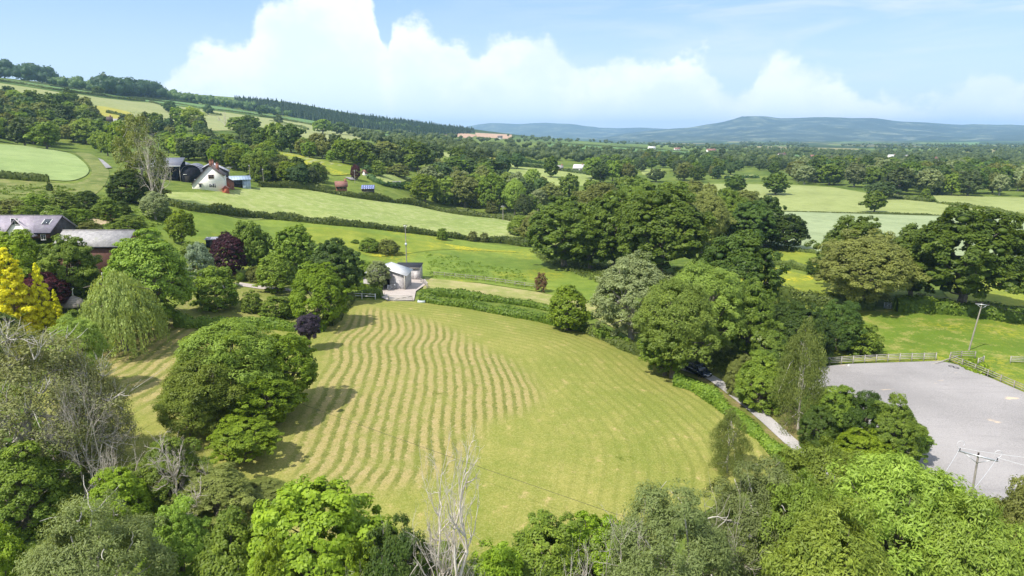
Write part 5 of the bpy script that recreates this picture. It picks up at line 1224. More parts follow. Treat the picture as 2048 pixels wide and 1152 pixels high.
# open barn to its left
q = near(q, fa, -7.9, 1.0); r = empty('open_barn', q, fa, 'open fronted barn with a wide grey sheet roof, left of the dutch barn', 'barn')
r.scale = (1.1,) * 3
MB().box((-4.4, 9.8, -3), (4.3, 10, 5.4)).box((-4.4, 1, -3), (-4.25, 9.8, 4.6)).box((-4.2, .5, -3), (4.2, .62, 4.15)).build('wall', M['black_tin'], r)  # last box is a black panel that stands in for the shaded interior
MB().slab([(-5, -.4, 4.3), (4.3, -.4, 4.3), (4.3, 10.4, 6.4), (-5, 10.4, 6.4)], .15).build('roof', M['sheet_dark'], r)
MB().box((-5, -.46, 4.1), (4.3, -.41, 4.42)).build('fascia', M['paint_white'], r)
for k in range(4): MB().box((-4.3 + k * 2.7, -.1, -1), (-4.1 + k * 2.7, .1, 4.28)).build('post', M['timber'], r)
# long barn behind
q = at(428, 352, 246); r = empty('long_barn', q, rad(22), 'long pale roofed barn behind the farmhouse', 'barn')
r.scale = (1.1,) * 3
gable(r, -5, 4.5, -.5, 4.0, 3.6, 6.2, 0, 12, 'boards_black', 'sheet_grey'); MB().box((-2, -.1, -.5), (1.5, -.01, 3)).build('door', M['sheet_dark'], r)
q = at(345, 352, 256); r = empty('field_barn', q, rad(10), 'pale sheet roofed shed half hidden behind the half bare tree', 'barn')
gable(r, -4.5, 4.5, 0, 3.2, 3.2, 4.9, 0, 8, 'boards_black', 'sheet_grey'); MB().box((-1, -.1, -.5), (1, -.01, 2.4)).build('door', M['dark_inside'], r)
# brick outhouse, red shed, blue shed
q = at(457, 378); r = empty('brick_outhouse', q, rad(26), 'small brick outhouse with dark roof right of the farmhouse', 'outhouse')
r.scale = (1.1,) * 3
gable(r, -1.7, 1.7, 0, 2.2, 2.2, 3.3, 0, 3.6, 'brick', 'slate_dark'); MB().box((-.5, -.06, -.3), (.4, -.005, 1.9)).build('door', M['red_wood'], r)
q = at(452, 387); r = empty('red_shed', q, rad(20), 'little red wooden shed in front of the brick outhouse', 'shed')
gable(r, -1.0, 1.0, 0, 1.6, 1.6, 2.4, 0, 2.2, 'red_wood', 'tiles_red', ov=.2, t=.08); MB().box((-.4, -.05, -.2), (.4, -.005, 1.5)).build('door', M['red_wood'], r)
q = at(482, 376); r = empty('blue_shed', q, rad(24), 'blue grey sheet metal shed with an open bay', 'shed')
r.scale = (1.1,) * 3
MB().box((-3, 4.8, -1), (3, 5, 3.3)).box((.6, 0, -1), (3, .12, 2.5)).box((2.88, .12, -1), (3, 4.8, 2.9)).box((-3, .12, -1), (-2.88, 4.8, 2.9)).build('wall', M['sheet_blue'], r)
MB().slab([(-3.3, -.4, 2.55), (3.3, -.4, 2.55), (3.3, 5.3, 3.5), (-3.3, 5.3, 3.5)], .1).build('roof', M['sheet_blue'], r); MB().box((-2.8, .5, -.6), (.5, 4.5, .9)).build('stored_load', M['dark_inside'], r)

# ---- slate roofed house on the left edge
def ridge_house(name, X0, X1, Dr, zr, ze, depth, wall, roof, label, endwall=None, gz=None):
    cx = (X0 + X1) / 2; gz = gz if gz is not None else h1(cx, Dr - depth / 2); L = X1 - X0
    r = empty(name, (cx, Dr, gz), 0, label, 'house' if 'house' in name else 'outbuilding')
    hr, he = zr - gz, ze - gz; d = depth / 2
    m = MB(); prof = [(-d, -2), (d, -2), (d, he), (0, hr), (-d, he)]                 # (y,z)
    V = [(-L/2, a, b) for a, b in prof] + [(L/2, a, b) for a, b in prof]
    m.add(V, [tuple(range(5))[::-1], tuple(range(5, 10))] + [(i, (i + 1) % 5, (i + 1) % 5 + 5, i + 5) for i in range(5)]); m.build('wall', M[wall], r)
    if endwall: MB().add([(L/2 + .02, a, b) for a, b in prof] + [(L/2 + .1, a, b) for a, b in prof], [tuple(range(5))[::-1], tuple(range(5, 10))] + [(i, (i + 1) % 5, (i + 1) % 5 + 5, i + 5) for i in range(5)]).build('gable_cladding', M[endwall], r)
    s = (hr - he) / d; o = .35; rm = MB()
    rm.slab([(-L/2 - o, -d - o, he - s * o), (L/2 + o, -d - o, he - s * o), (L/2 + o, 0, hr), (-L/2 - o, 0, hr)], .13)
    rm.slab([(L/2 + o, d + o, he - s * o), (-L/2 - o, d + o, he - s * o), (-L/2 - o, .01, hr), (L/2 + o, .01, hr)], .13)
    ro = rm.build('roof', M[roof], r); MB().box((-L/2 - o, -.12, hr + .1), (L/2 + o, .12, hr + .2)).build('ridge_tiles', M['slate_grey'], ro)
    MB().box((-L/2 - o, -d - o - .12, he - s * o - .08), (L/2 + o, -d - o - .01, he - s * o + .06)).build('gutter', M['black_tin'], r)
    return r, hr, he, gz, cx, d, s
R0, hr, he, gz, cx, dd, ss = ridge_house('slate_roofed_house', -112, -83.4, 126, 20.0, 17.6, 7.4, 'boards_red', 'slate_purple', 'house with purple slate roof, white gables and black boarded end at the left edge', 'boards_black')
XG = -88.3 - cx
def cross_gable(xc, hw, yf, zt, zb, wall='render_white'):
    m = MB(); m.prism([(xc - hw, zb), (xc + hw, zb), (xc + hw, zt - hw * 1.15), (xc, zt), (xc - hw, zt - hw * 1.15)], yf, yf + 3.2); o = m.build('gable_wing', M[wall], R0)
    k = 1.15; e = .25; rm = MB(); z2 = zt - (hw + e) * k
    rm.prism([(xc - hw - e, z2 + .03), (xc, zt + .03), (xc, zt + .15), (xc - hw - e, z2 + .15)], yf - .3, yf + (zt - hr + 2.6) + 2)
    rm.prism([(xc, zt + .031), (xc + hw + e, z2 + .03), (xc + hw + e, z2 + .15), (xc, zt + .151)], yf - .3, yf + (zt - hr + 2.6) + 2)
    rm.build('gable_roof', M['slate_purple'], o); return o
g1 = cross_gable(XG, 2.5, -dd - 1.1, hr - .05, -1.5); g2 = cross_gable(XG - 4.2, 1.2, -dd + .3, hr - 1.2, he - .4)
window(g2, (XG - 4.2, -dd + .3, he + .15), .9, .7); window(g1, (XG - .2, -dd - 1.1, 1.2), 1.4, 1.2)
window(R0, (XG + 3.7, -dd, he - .95), .9, 1.1); window(R0, (XG - 8.5, -dd, he - 1.2), 1.6, 1.1)
sl = MB(); y0_, y1_ = -2.2, -1.0; zz = lambda y: hr + ss * y + .14
sl.slab([(XG + 2.7, y0_, zz(y0_)), (XG + 4.0, y0_, zz(y0_)), (XG + 4.0, y1_, zz(y1_)), (XG + 2.7, y1_, zz(y1_))], .09); so = sl.build('roof_window', M['glass'], R0)
sf = MB()
for a, b in ((2.6, 2.7), (4.0, 4.1)): sf.slab([(XG + a, y0_, zz(y0_)), (XG + b, y0_, zz(y0_)), (XG + b, y1_, zz(y1_)), (XG + a, y1_, zz(y1_))], .12)
sf.build('frame', M['paint_white'], so)
R1_, hr1, he1, *_ = ridge_house('timber_outbuilding', -81.0, -68.6, 123, 17.7, 15.5, 7.0, 'boards_red', 'slate_grey', 'long low red boarded outbuilding with grey slate roof')
window(R1_, (-2.5, -3.5, 1.2), 1.3, .9); window(R1_, (2.2, -3.5, 1.2), 1.3, .9); MB().box((-.6, -3.58, -.8), (.5, -3.505, 1.9)).build('door', M['boards_black'], R1_)
# gazebo with a pointed round roof
q = at(153, 640); r = empty('gazebo', q, 0, 'round garden gazebo with a pointed shingle roof', 'gazebo'); K = 12
cone = MB(); ring = [(2.05 * math.cos(2 * math.pi * k / K), 2.05 * math.sin(2 * math.pi * k / K)) for k in range(K)]
V = [(x, y, 2.5) for x, y in ring] + [(x * .5, y * .5, 3.45) for x, y in ring] + [(0, 0, 4.1)] + [(x * .97, y * .97, 2.42) for x, y in ring]
cone.add(V, [(k, (k + 1) % K, (k + 1) % K + K, k + K) for k in range(K)] + [(k + K, (k + 1) % K + K, 2 * K) for k in range(K)] + [(k, k + 2 * K + 1, (k + 1) % K + 2 * K + 1, (k + 1) % K) for k in range(K)]).build('roof', M['thatch'], r)
MB().tube([(0, 0, 4.05), (0, 0, 4.5), (.05, 0, 5.0)], [.09, .05, .02], 6).tube([(0, 0, 4.95), (.25, 0, 5.2), (.05, 0, 5.35)], [.05, .06, .02], 6).build('finial', M['paint_white'], r)
for k in range(8): a = 2 * math.pi * k / 8; MB().tube([(1.75 * math.cos(a), 1.75 * math.sin(a), -.5), (1.75 * math.cos(a), 1.75 * math.sin(a), 2.5)], .07, 6).build('post', M['timber'], r)
MB().tube([(0, 0, -.4), (0, 0, .9)], 1.6, 12).build('low_wall', M['boards_pale'], r)
# black garden shed
q = at(424, 498); r = empty('garden_shed', q, rad(10), 'small black garden shed beside the purple beech', 'shed')
MB().box((-1.2, 0, -.5), (1.2, 2, 2.1)).build('wall', M['black_tin'], r); MB().slab([(-1.5, -.3, 2.12), (1.5, -.3, 2.12), (1.5, 2.3, 2.4), (-1.5, 2.3, 2.4)], .12).build('roof', M['sheet_grey'], r); MB().box((-.4, -.05, -.3), (.4, -.005, 1.8)).build('door', M['boards_black'], r)

# ---- timber stable behind the lawn
q = at(770, 579); r = empty('timber_stable', q, rad(-2), 'pale timber stable with white corrugated roof behind the lawn', 'stable')
MB().prism([(-4.6, -1), (-.4, -1), (-.4, 2.2), (.9, 2.2), (.9, -1), (4.5, -1), (4.5, 3.1), (0, 4.6), (-4.6, 3.1)], 0.15, 7.0).build('wall', M['boards_pale'], r)
r.children[0].data.update()
# the stable front is built from pieces so the doorway is a real opening
bpy.data.objects.remove(r.children[0])
m = MB(); s_ = 1.5 / 4.55
def top_(x): return 4.6 - abs(x) * s_
for a, b in ((-4.6, -.3), (1.1, 4.5)):
    if a < 0: m.add([(a, 0, -1), (b, 0, -1), (b, 0, top_(b)), (a, 0, top_(a)), (a, .15, -1), (b, .15, -1), (b, .15, top_(b)), (a, .15, top_(a))], [(0, 1, 2, 3), (7, 6, 5, 4), (0, 3, 7, 4), (1, 5, 6, 2), (3, 2, 6, 7)])
    else: m.add([(a, 0, -1), (b, 0, -1), (b, 0, top_(b)), (a, 0, top_(a)), (a, .15, -1), (b, .15, -1), (b, .15, top_(b)), (a, .15, top_(a))], [(0, 1, 2, 3), (7, 6, 5, 4), (0, 3, 7, 4), (1, 5, 6, 2), (3, 2, 6, 7)])
m.prism([(-.3, 2.3), (1.1, 2.3), (1.1, top_(1.1)), (0, 4.6), (-.3, top_(.3))], 0, .15)
m.box((4.35, .15, -1), (4.5, 6.9, 3.08)).box((-4.6, .15, -1), (-4.45, 6.9, 3.05)).box((-4.45, 6.75, -1), (4.35, 6.9, 3.05)).build('wall', M['boards_pale'], r)
MB().box((-4.4, 3.5, -.9), (4.3, 3.6, 2.9)).build('partition', M['dark_inside'], r)
rm = MB(); rm.slab([(-5.0, -.4, 4.6 - 5.0 * s_), (0, -.4, 4.62), (0, 7.3, 4.62), (-5.0, 7.3, 4.6 - 5.0 * s_)][::1], .08); rm.slab([(0.005, -.4, 4.62), (4.9, -.4, 4.6 - 4.9 * s_), (4.9, 7.3, 4.6 - 4.9 * s_), (0.005, 7.3, 4.62)], .08)
rm.build('roof', M['sheet_white'], r); MB().box((4.3, -.42, -1), (4.52, -.02, 3.1)).build('corner_board', M['timber_white'], r)
def bar_gate(a, b, h, bars, mat, label, name='field_gate', brace=True, group=None):
    """a gate hung between two ground points"""
    A, B = Vector((a[0], a[1], a[2])), Vector((b[0], b[1], b[2])); t = empty(name, A, 0, label, 'gate', group); d = B - A; L = d.length
    for k in range(bars):
        z = h * (0.12 + .86 * k / (bars - 1)); MB().bar((0, 0, z), (d.x, d.y, d.z + z), .05, .09).build('bar', M[mat], t)
    MB().bar((0, 0, -.1), (0, 0, h + .15), .13).bar((d.x, d.y, d.z - .1), (d.x, d.y, d.z + h + .1), .13).build('gate_post', M[mat], t)
    if brace: MB().bar((0, .06, h * .12), (d.x * .98, d.y * .98 + .06, d.z + h * .95), .04, .08).build('brace', M[mat], t)
    return t
g = at(776, 583); g2_ = at(790, 581); bar_gate(g, g2_, 1.3, 5, 'steel', 'galvanised gate standing across the stable doorway')
q = at(827, 569, 157); r = empty('timber_shed', q, rad(-2), 'pale boarded shed with flat black roof right of the stable', 'shed')
MB().box((-2.4, 0, -1), (1.55, 4, 3.0)).build('wall', M['boards_pale'], r)
MB().slab([(-4.4, -.25, 3.02), (1.75, -.25, 3.02), (1.75, 4.3, 3.35), (-4.4, 4.3, 3.35)], .12).build('roof', M['flat_black'], r)
MB().box((-2.4, -.3, 2.86), (1.7, -.26, 3.08)).build('fascia', M['timber_white'], r)
for x in (-1.9, .1): MB().box((x, -.04, -.3), (x + 1.2, -.003, 2.2)).build('door', M['boards_pale'], r)
# fences
def rail_fence(line_px, h, rails, gap, mat, label, world=None, group=None, post='timber', ps=.11):
    L = smooth_line([np.array(p) for p in (world or GG(line_px))], False, 6); R = [L[0]]
    for p_ in L[1:]:
        while np.linalg.norm(p_[:2] - R[-1][:2]) >= gap: v_ = p_ - R[-1]; R.append(R[-1] + v_ * gap / np.linalg.norm(v_[:2]))
    R = np.array(R); R[:, 2] = H(R); o = R[0].copy(); t = empty('rail_fence', o, 0, label, 'fence', group); Q = R - o
    rg = random.Random(len(R)); me = None
    m = MB().box((-ps / 2, -ps / 2, -.3), (ps / 2, ps / 2, h)).box((-ps / 2 - .01, -ps / 2 - .01, h), (ps / 2 + .01, ps / 2 + .01, h + .03)); po = m.build('post', M[mat], t); po.location = Q[0]
    for q_ in Q[1:]: c_ = po.copy(); C.objects.link(c_); c_.parent = t; c_.location = q_; c_.rotation_euler = (rg.uniform(-.03, .03), rg.uniform(-.03, .03), rg.uniform(-.2, .2))
    for k in range(rails):
        m = MB(); z = h * (0.94 - k * (.8 / max(rails, 2)))
        for a_, b_ in zip(Q[:-1], Q[1:]): m.bar((a_[0], a_[1], a_[2] + z), (b_[0], b_[1], b_[2] + z), .05, .1)
        m.build('rail', M[mat], t)
    return t
rail_fence([(697, 597), (730, 598), (768, 600)], 1.15, 2, 2.7, 'paint_white', 'white two rail fence at the top of the lawn', ps=.16)
bar_gate(at(777, 603), at(826, 604), 1.25, 5, 'timber_white', 'wide pale timber gate into the stable yard')
rail_fence([(868, 553), (960, 562), (1072, 578)], 1.2, 2, 2.6, 'timber', 'long rail fence between the meadow and the mown paddock')
rail_fence([(1612, 735), (1700, 728), (1800, 723), (1892, 721)], 1.35, 4, 2.1, 'timber_white', 'four rail fence along the far side of the arena', ps=.13)
rail_fence([(1898, 724), (1950, 744), (2048, 787), (2200, 855), (2320, 905)], 1.25, 3, 2.3, 'timber', 'weathered rail fence down the right side of the arena')
rail_fence([(1900, 718), (1925, 716), (1952, 717)], 1.2, 3, 2.2, 'timber', 'short rail fence behind the arena corner')
rail_fence([(2020, 727), (2060, 729), (2150, 735)], 1.25, 4, 2.4, 'timber_white', 'rail fence at the right edge beyond the arena')
rail_fence([(842, 566), (852, 573), (855, 582)], 1.2, 3, 1.8, 'timber', 'short yard fence beside the boarded shed')
bar_gate(at(1768, 617), at(1781, 618), 1.25, 6, 'steel', 'grey field gate in the far paddock hedge')
bar_gate(at(1955, 732), at(1966, 727), 1.2, 4, 'timber_white', 'leaning pale gate among nettles by the arena corner')
MB_ = MB(); a_, b_ = at(1862, 731), at(1915, 722); o_ = (MB().bar((0, 0, .15), (b_[0] - a_[0], b_[1] - a_[1], b_[2] - a_[2] + .9), .1).build('fallen_rail', M['timber_white'])); o_.location = a_; tag(o_, 'fallen pale rail leaning at the arena corner', 'rail')
for x_, y_ in ((1902, 735), (1912, 738)):
    q = at(x_, y_); t = empty('tyre_pile', q, 0, 'black old tyre lying at the arena corner', 'tyre', 'old tyres at the arena corner'); t.name = 'old_tyre'
    ring = [(.34 * math.cos(a), .34 * math.sin(a), .13) for a in np.linspace(0, 2 * math.pi, 17)]; MB().tube(ring, .12, 8).build('rubber_ring', M['flat_black'], t)
# tiny things
q = at(1697, 734); o = MB().tube([(0, 0, 0), (0, 0, .32)], [.15, .19], 12).tube([(-.18, 0, .32), (0, 0, .5), (.18, 0, .32)], .012, 5).build('bucket', M['paint_white']); o.location = q; tag(o, 'white bucket on the arena edge below the rail fence', 'bucket')
q = at(843, 606); o = MB().box((-.75, -.35, 0), (.75, -.3, .55)).box((-.75, .3, 0), (.75, .35, .55)).box((-.75, -.3, 0), (-.7, .3, .55)).box((.7, -.3, 0), (.75, .3, .55)).box((-.7, -.3, .3), (.7, .3, .36)).build('water_trough', M['trough']); o.location = q; tag(o, 'pale blue water trough at the corner of the clipped hedge', 'trough')
sheet('sandpit', GG([(166, 438), (200, 436), (229, 435), (231, 440), (214, 451), (185, 452)]), MAT['sand'], 3)
q = at(213, 437); t = empty('toy_digger', q, .3, 'bright orange toy on the sand patch', 'toy')
MB().box((-.6, -.3, .22), (.6, .3, .5)).box((-.3, -.26, .5), (.25, .26, .9)).bar((.5, 0, .45), (1.1, 0, .8), .12).bar((1.1, 0, .8), (1.3, 0, .3), .1).build('body', M['orange_plastic'], t)
for x_ in (-.4, .4):
    for y_ in (-.33, .33): MB().tube([(x_, y_ - .05, .2), (x_, y_ + .05, .2)], .2, 10).build('wheel', M['flat_black'], t)
q = at(229, 437); o = MB().box((-.2, -.8, 0), (.1, .8, .6)).build('timber_block', M['boards_black']); o.location = q; tag(o, 'dark timber edge at the right end of the sand patch', 'timber')

# ---- poles and wires
def pole(x, yb, yt, label, arm=1.6, D=None, lean=0, ins=3, mat='timber', az=0.0, twin=0, rr=.13):
    q = at(x, yb, D); d = ray(x, yt); h = CAMZ + d[2] * q[1] / d[1] - q[2]; t = empty('electricity_pole', q, az, label, 'pole')
    top = Vector((lean, 0, h)); MB().tube([(0, 0, -.5), (lean * .5, 0, h * .5), top], [rr * 1.2, rr, rr * .8], 8).build('pole', M[mat], t)
    if twin: MB().tube([(twin, 0, -.5), (twin, 0, h)], [rr * 1.2, rr * .8], 8).build('pole', M[mat], t)
    pts = []
    if arm:
        ca = MB().bar((lean - arm / 2, -.12, h - .3), (lean + arm / 2 + twin, -.12, h - .3), .1, .12).build('crossarm', M['steel'], t)
        for k in range(ins):
            xx = lean - arm / 2 + .1 + (arm - .2 + twin) * k / max(ins - 1, 1); MB().tube([(xx, -.12, h - .24), (xx, -.12, h + .02)], [.05, .07], 6).build('insulator', M['ceramic'], ca)
            ca_, sa_ = math.cos(az), math.sin(az); pts.append(Vector((q[0] + xx * ca_ + .12 * sa_, q[1] + xx * sa_ - .12 * ca_, q[2] + h + .03)))
        MB().bar((lean, -.1, h - 1.0), (lean - arm * .35, -.12, h - .35), .05).bar((lean, -.1, h - 1.0), (lean + arm * .35, -.12, h - .35), .05).build('arm_brace', M['steel'], t)
    return t, pts, h
t1, P1, _ = pole(1937, 701, 604, 'tall wooden electricity pole standing in the horse paddock', 1.9, lean=.9, az=-.55, rr=.11)
t2, P2, _ = pole(814, 552, 449, 'thin wooden electricity pole behind the stable', 1.0, lean=0, ins=2, az=.2, rr=.11)
MB().box((-.25, -.4, 7.5), (.25, -.13, 8.1)).build('transformer', M['trough'], t2)
t3, P3, _ = pole(1006, 441, 411, 'wooden pole with a T shaped top in the hay meadow', 1.8, ins=2, az=.2)
t4, P4, _ = pole(846, 402, 372, 'double wooden pole at the hedge of the hay meadow', .8, ins=3, twin=1.5)
t5, P5, _ = pole(501, 363, 329, 'farm electricity pole left of the two near the barns', .6, ins=2, rr=.1); t6, P6, _ = pole(528, 374, 337, 'farm electricity pole right of the two near the barns', .6, ins=2, rr=.1)
t7, P7, _ = pole(460, 352, 333, 'small T topped pole behind the blue shed', 2.6, ins=2, rr=.09)
t9, P9, _ = pole(386, 272, 256, 'short pale pole on the hillside below the ash', .6, ins=2, rr=.12)
t10, P10, _ = pole(710, 366, 340, 'pole beside the brick cottage', .6, ins=2, rr=.1)
t8, P8, h8 = pole(1909, 1200, 905, 'near electricity pole with crossarm and insulators in front of the arena', 3.1, D=58, ins=3, az=-.75, rr=.1)
def wire(a, b, sag, mat, label, r_=.02, group=None):
    a, b = Vector(a), Vector(b); pts = []
    for k in range(25): u = k / 24; p_ = a.lerp(b, u); p_.z -= sag * 4 * u * (1 - u); pts.append(p_)
    V_, F_ = tube_np(pts, r_, 4); o = link('overhead_wire', mesh_np('overhead_wire', V_ - np.array(a), [F_], M[mat]), loc=a); return tag(o, label, 'wire', group)
for a_, b_, k in zip(P1, [PD(1220, 480, 215), PD(1230, 478, 215), PD(1240, 476, 215)], ('nearest', 'middle', 'farthest')): wire(a_, b_, 1.2, 'cable', 'thin overhead wire running left from the paddock pole, ' + k + ' of three', .011)
for a_, b_, k in zip(P1, [PD(2400, 690, 95), PD(2400, 697, 93), PD(2400, 704, 91)], ('highest', 'middle', 'lowest')): wire(a_, b_, .6, 'cable', 'overhead wire leaving the paddock pole to the right, ' + k + ' of three', .011)
wire(P8[0], PD(2300, 925, 58), .5, 'cable_pale', 'upper white wire from the near pole over the arena', .013); wire(P8[2], PD(2300, 965, 54), .5, 'cable_pale', 'lower white wire from the near pole over the arena', .013)
for k, (i, px_) in enumerate(((0, (1880, 960)), (2, (1950, 975)))):
    e_ = PD(px_[0], px_[1], 50.5); wire(P8[i], e_, .1, 'cable_pale', ('left' if k == 0 else 'right') + ' white wire slanting down into the trees from the near pole', .013)
for i in (0, 2):
    c0 = P8[i]; lp = [c0 + Vector((.35 * math.sin(a) * (1 if i else -1), 0, .35 * (1 - math.cos(a)))) for a in np.linspace(0, 5.2, 12)]; V_, F_ = tube_np(lp, .014, 4); o = link('jumper_loop', mesh_np('jumper_loop', V_, [F_], M['cable_pale'])); tag(o, 'white jumper loop on the ' + ('left' if i == 0 else 'right') + ' insulator of the near pole', 'wire')
wire(P2[0], P3[0], 1.5, 'cable', 'thin wire from the stable pole to the hay meadow pole', .013); wire(P3[0], P4[0], 1.0, 'cable', 'thin wire from the hay meadow pole to the double pole', .013); wire(P3[1], P4[2], 1.0, 'cable', 'second thin wire between the hay meadow pole and the double pole', .013)
A_ = PD(425, 742, 86); wire(PD(60, 800, 88), A_, .5, 'cable', 'dark cable crossing the strip of lawn on the left', .025); wire(A_, PD(1420, 1092, 50), .25, 'cable', 'dark cable crossing low over the striped lawn', .018)
o = MB().tube([(0, 0, -.3), (0, 0, A_[2] - h1(A_[0], A_[1]) + .2)], .1, 8).build('cable_pole', M['timber']); o.location = (A_[0], A_[1], h1(A_[0], A_[1])); tag(o, 'cable pole hidden among the ash trees on the lawn', 'pole')

# ---- cottages far off
def cottage(x, y, wpx, hm, wall, roof, label, rz=0.0, long=1.3, name='cottage', cat='house'):
    q = G(x, y); D = np.linalg.norm(q - np.array([0, 0, CAMZ])); w = wpx * D / FPX; hm = min(hm, .75 * w + .6); r = empty(name, q, rz, label, cat, None)
    d = w * .5; hw = w / 2; he = hm * .58
    prof = [(-d / 1.5, -3), (d / 1.5, -3), (d / 1.5, he), (0, hm), (-d / 1.5, he)]
    MB().add([(-hw, a, b) for a, b in prof] + [(hw, a, b) for a, b in prof], [tuple(range(5))[::-1], tuple(range(5, 10))] + [(i, (i + 1) % 5, (i + 1) % 5 + 5, i + 5) for i in range(5)]).build('wall', M[wall], r)
    e = .4; k = (hm - he) / (d / 1.5); y_ = d / 1.5 + e; z_ = he - k * e
    ro = MB().slab([(-hw - e, -y_, z_), (hw + e, -y_, z_), (hw + e, 0, hm + .05), (-hw - e, 0, hm + .05)], .25).slab([(hw + e, y_, z_), (-hw - e, y_, z_), (-hw - e, .02, hm + .05), (hw + e, .02, hm + .05)], .25).build('roof', M[roof], r)
    MB().box((hw * .6, -.4, hm - .8), (hw * .6 + .9, .5, hm + 1.1)).build('chimney', M['brick'], ro)
    for k_ in range(3): a = -hw * .6 + k_ * hw * .6; MB().box((a - .5, -d / 1.5 - .08, he * .45), (a + .5, -d / 1.5 - .01, he * .45 + 1.1)).build('window', M['glass'], r)
for c in [(214, 252, 18, 7, 'render_white', 'slate_dark', 'white gabled cottage among the trees above the cereal field', .5), (232, 250, 16, 4, 'boards_pale', 'slate_grey', 'low grey roofed building beside the white gabled cottage', .1),
          (730, 350, 9, 6, 'render_white', 'tiles_red', 'small cream cottage beside the little hay meadow', 1.2), (683, 382, 20, 4, 'brick', 'tiles_red', 'orange brick cottage roof below the hay meadow hedge', .3),
          (587, 231, 9, 6, 'brick', 'slate_grey', 'tiny brick house on the crest field', .2), (818, 268, 14, 6, 'render_white', 'slate_grey', 'white farm below the conifer plantation', -.2),
          (617, 299, 9, 5, 'render_white', 'slate_dark', 'white cottage behind the dark hillside trio', .2), (632, 306, 9, 4, 'render_white', 'slate_grey', 'second white cottage right of the hillside trio', .3),
          (1354, 301, 11, 5, 'render_white', 'tiles_red', 'white and pink house in front of the far green field, centre', .1), (1422, 305, 16, 6, 'render_white', 'tiles_red', 'large white house with a red roof in the valley', .05),
          (1303, 300, 13, 6, 'render_white', 'sheet_white', 'white barn behind the far green field', .1), (1158, 345, 20, 6, 'render_white', 'sheet_white', 'white roofed barn by the light valley field', -.4),
          (1119, 342, 12, 7, 'brick', 'slate_grey', 'brick house left of the white roofed barn', .2), (1563, 319, 14, 9, 'render_white', 'slate_dark', 'white house left of the far village', .1),
          (1595, 337, 9, 8, 'render_white', 'slate_grey', 'white gabled house standing nearest in the far village', 1.3), (1626, 321, 12, 9, 'brick', 'tiles_red', 'red house in the far village, left part', .2),
          (1670, 325, 13, 8, 'brick', 'tiles_red', 'second red house in the far village', -.2), (1783, 322, 13, 8, 'render_white', 'sheet_white', 'white building in the middle of the far village', .1),
          (1818, 321, 14, 7, 'boards_pale', 'sheet_grey', 'grey roofed building right of the middle white one', .1), (1867, 328, 13, 10, 'brick', 'tiles_red', 'tall red brick house in the far village, right part', .4),
          (1882, 332, 19, 6, 'render_white', 'sheet_white', 'long white building below the tall red brick house', .05), (1921, 321, 8, 8, 'render_white', 'slate_grey', 'white cottage at the right end of the far village', .1),
          (1000, 279, 9, 8, 'render_white', 'slate_dark', 'white house in the trees right of the bare soil field', .1), (1700, 316, 8, 8, 'render_white', 'tiles_red', 'small white house between the two red roofs and the middle', .1),
          (1750, 321, 8, 7, 'render_white', 'slate_grey', 'little white cottage left of the middle white building', .3), (1655, 322, 6, 7, 'render_white', 'slate_grey', 'tiny white cottage beside the second red house', .2)]:
    cottage(*c)
q = G(736, 386); r = empty('solar_shed', q, .15, 'low shed with a roof of solar panels below the valley trees', 'shed')
MB().box((-2.6, 0, -.5), (2.6, 3, 1.6)).build('wall', M['boards_black'], r); so = MB().slab([(-2.8, -.3, 1.62), (2.8, -.3, 1.62), (2.8, 3.2, 3.1), (-2.8, 3.2, 3.1)], .1).build('roof', M['slate_dark'], r)
for i in range(6):
    for j in range(2): x_ = -2.7 + i * .92; y_ = -.2 + j * 1.65; z_ = lambda y: 1.62 + (y + .3) * 1.48 / 3.5 + .13; MB().slab([(x_, y_, z_(y_)), (x_ + .8, y_, z_(y_)), (x_ + .8, y_ + 1.5, z_(y_ + 1.5)), (x_, y_ + 1.5, z_(y_ + 1.5))], .04).build('solar_panel', M['solar'] if 'solar' in M else plain('solar', (.16, .2, .42), .25, var=.2, spec=.8), r)

# ---- the car on the driveway
plain('car_paint', (0.012, 0.018, 0.04), .18, metal=.3, var=.05, spec=.7); plain('chrome', (.7, .7, .72), .2, metal=1.0, var=.05); plain('lamp_glass', (.75, .78, .8), .1, var=.05, spec=.8)
plain('tyre', (.02, .02, .02), .8); plain('roof_paint', (0.02, 0.03, 0.055), .15, metal=.3, var=.05, spec=.8)
a_, b_ = G(1384, 741), G(1418, 757); hd = math.atan2(b_[1] - a_[1], b_[0] - a_[0]); q = at(1396, 749)
car = empty('parked_car', (q[0], q[1], q[2] + .05), hd, 'dark blue estate car parked on the driveway under the willows', 'car')
ST = [(-2.3, .42, .90, .74), (-2.2, .30, 1.02, .86), (-1.6, .26, 1.06, .92), (-.6, .26, 1.04, .93), (.5, .26, 1.02, .93), (1.0, .26, .98, .92), (1.7, .26, .90, .90), (2.15, .28, .80, .84), (2.33, .36, .66, .70)]
def loft(ST_, prof):
    V = []; k = len(prof)
    for x, zb, zt, w in ST_:
        for a, b in prof: V.append((x, a * w, zb + b * (zt - zb)))
    F = [(i * k + j, i * k + (j + 1) % k, (i + 1) * k + (j + 1) % k, (i + 1) * k + j) for i in range(len(ST_) - 1) for j in range(k)]
    return V, F + [tuple(range(k))[::-1], tuple(range((len(ST_) - 1) * k, len(ST_) * k))]
PB = [(-.9, 0), (.9, 0), (1, .25), (1, .6), (.95, .85), (.82, 1), (-.82, 1), (-.95, .85), (-1, .6), (-1, .25)]
V_, F_ = loft(ST, PB); MB().add(V_, F_).build('body', M['car_paint'], car, smooth=False)
CB = [(-2.12, .96, 1.30, .80), (-1.85, 1.0, 1.52, .80), (-1.0, 1.0, 1.60, .80), (-.2, 1.0, 1.58, .80), (.45, .99, 1.46, .79), (1.15, .95, 1.02, .76)]
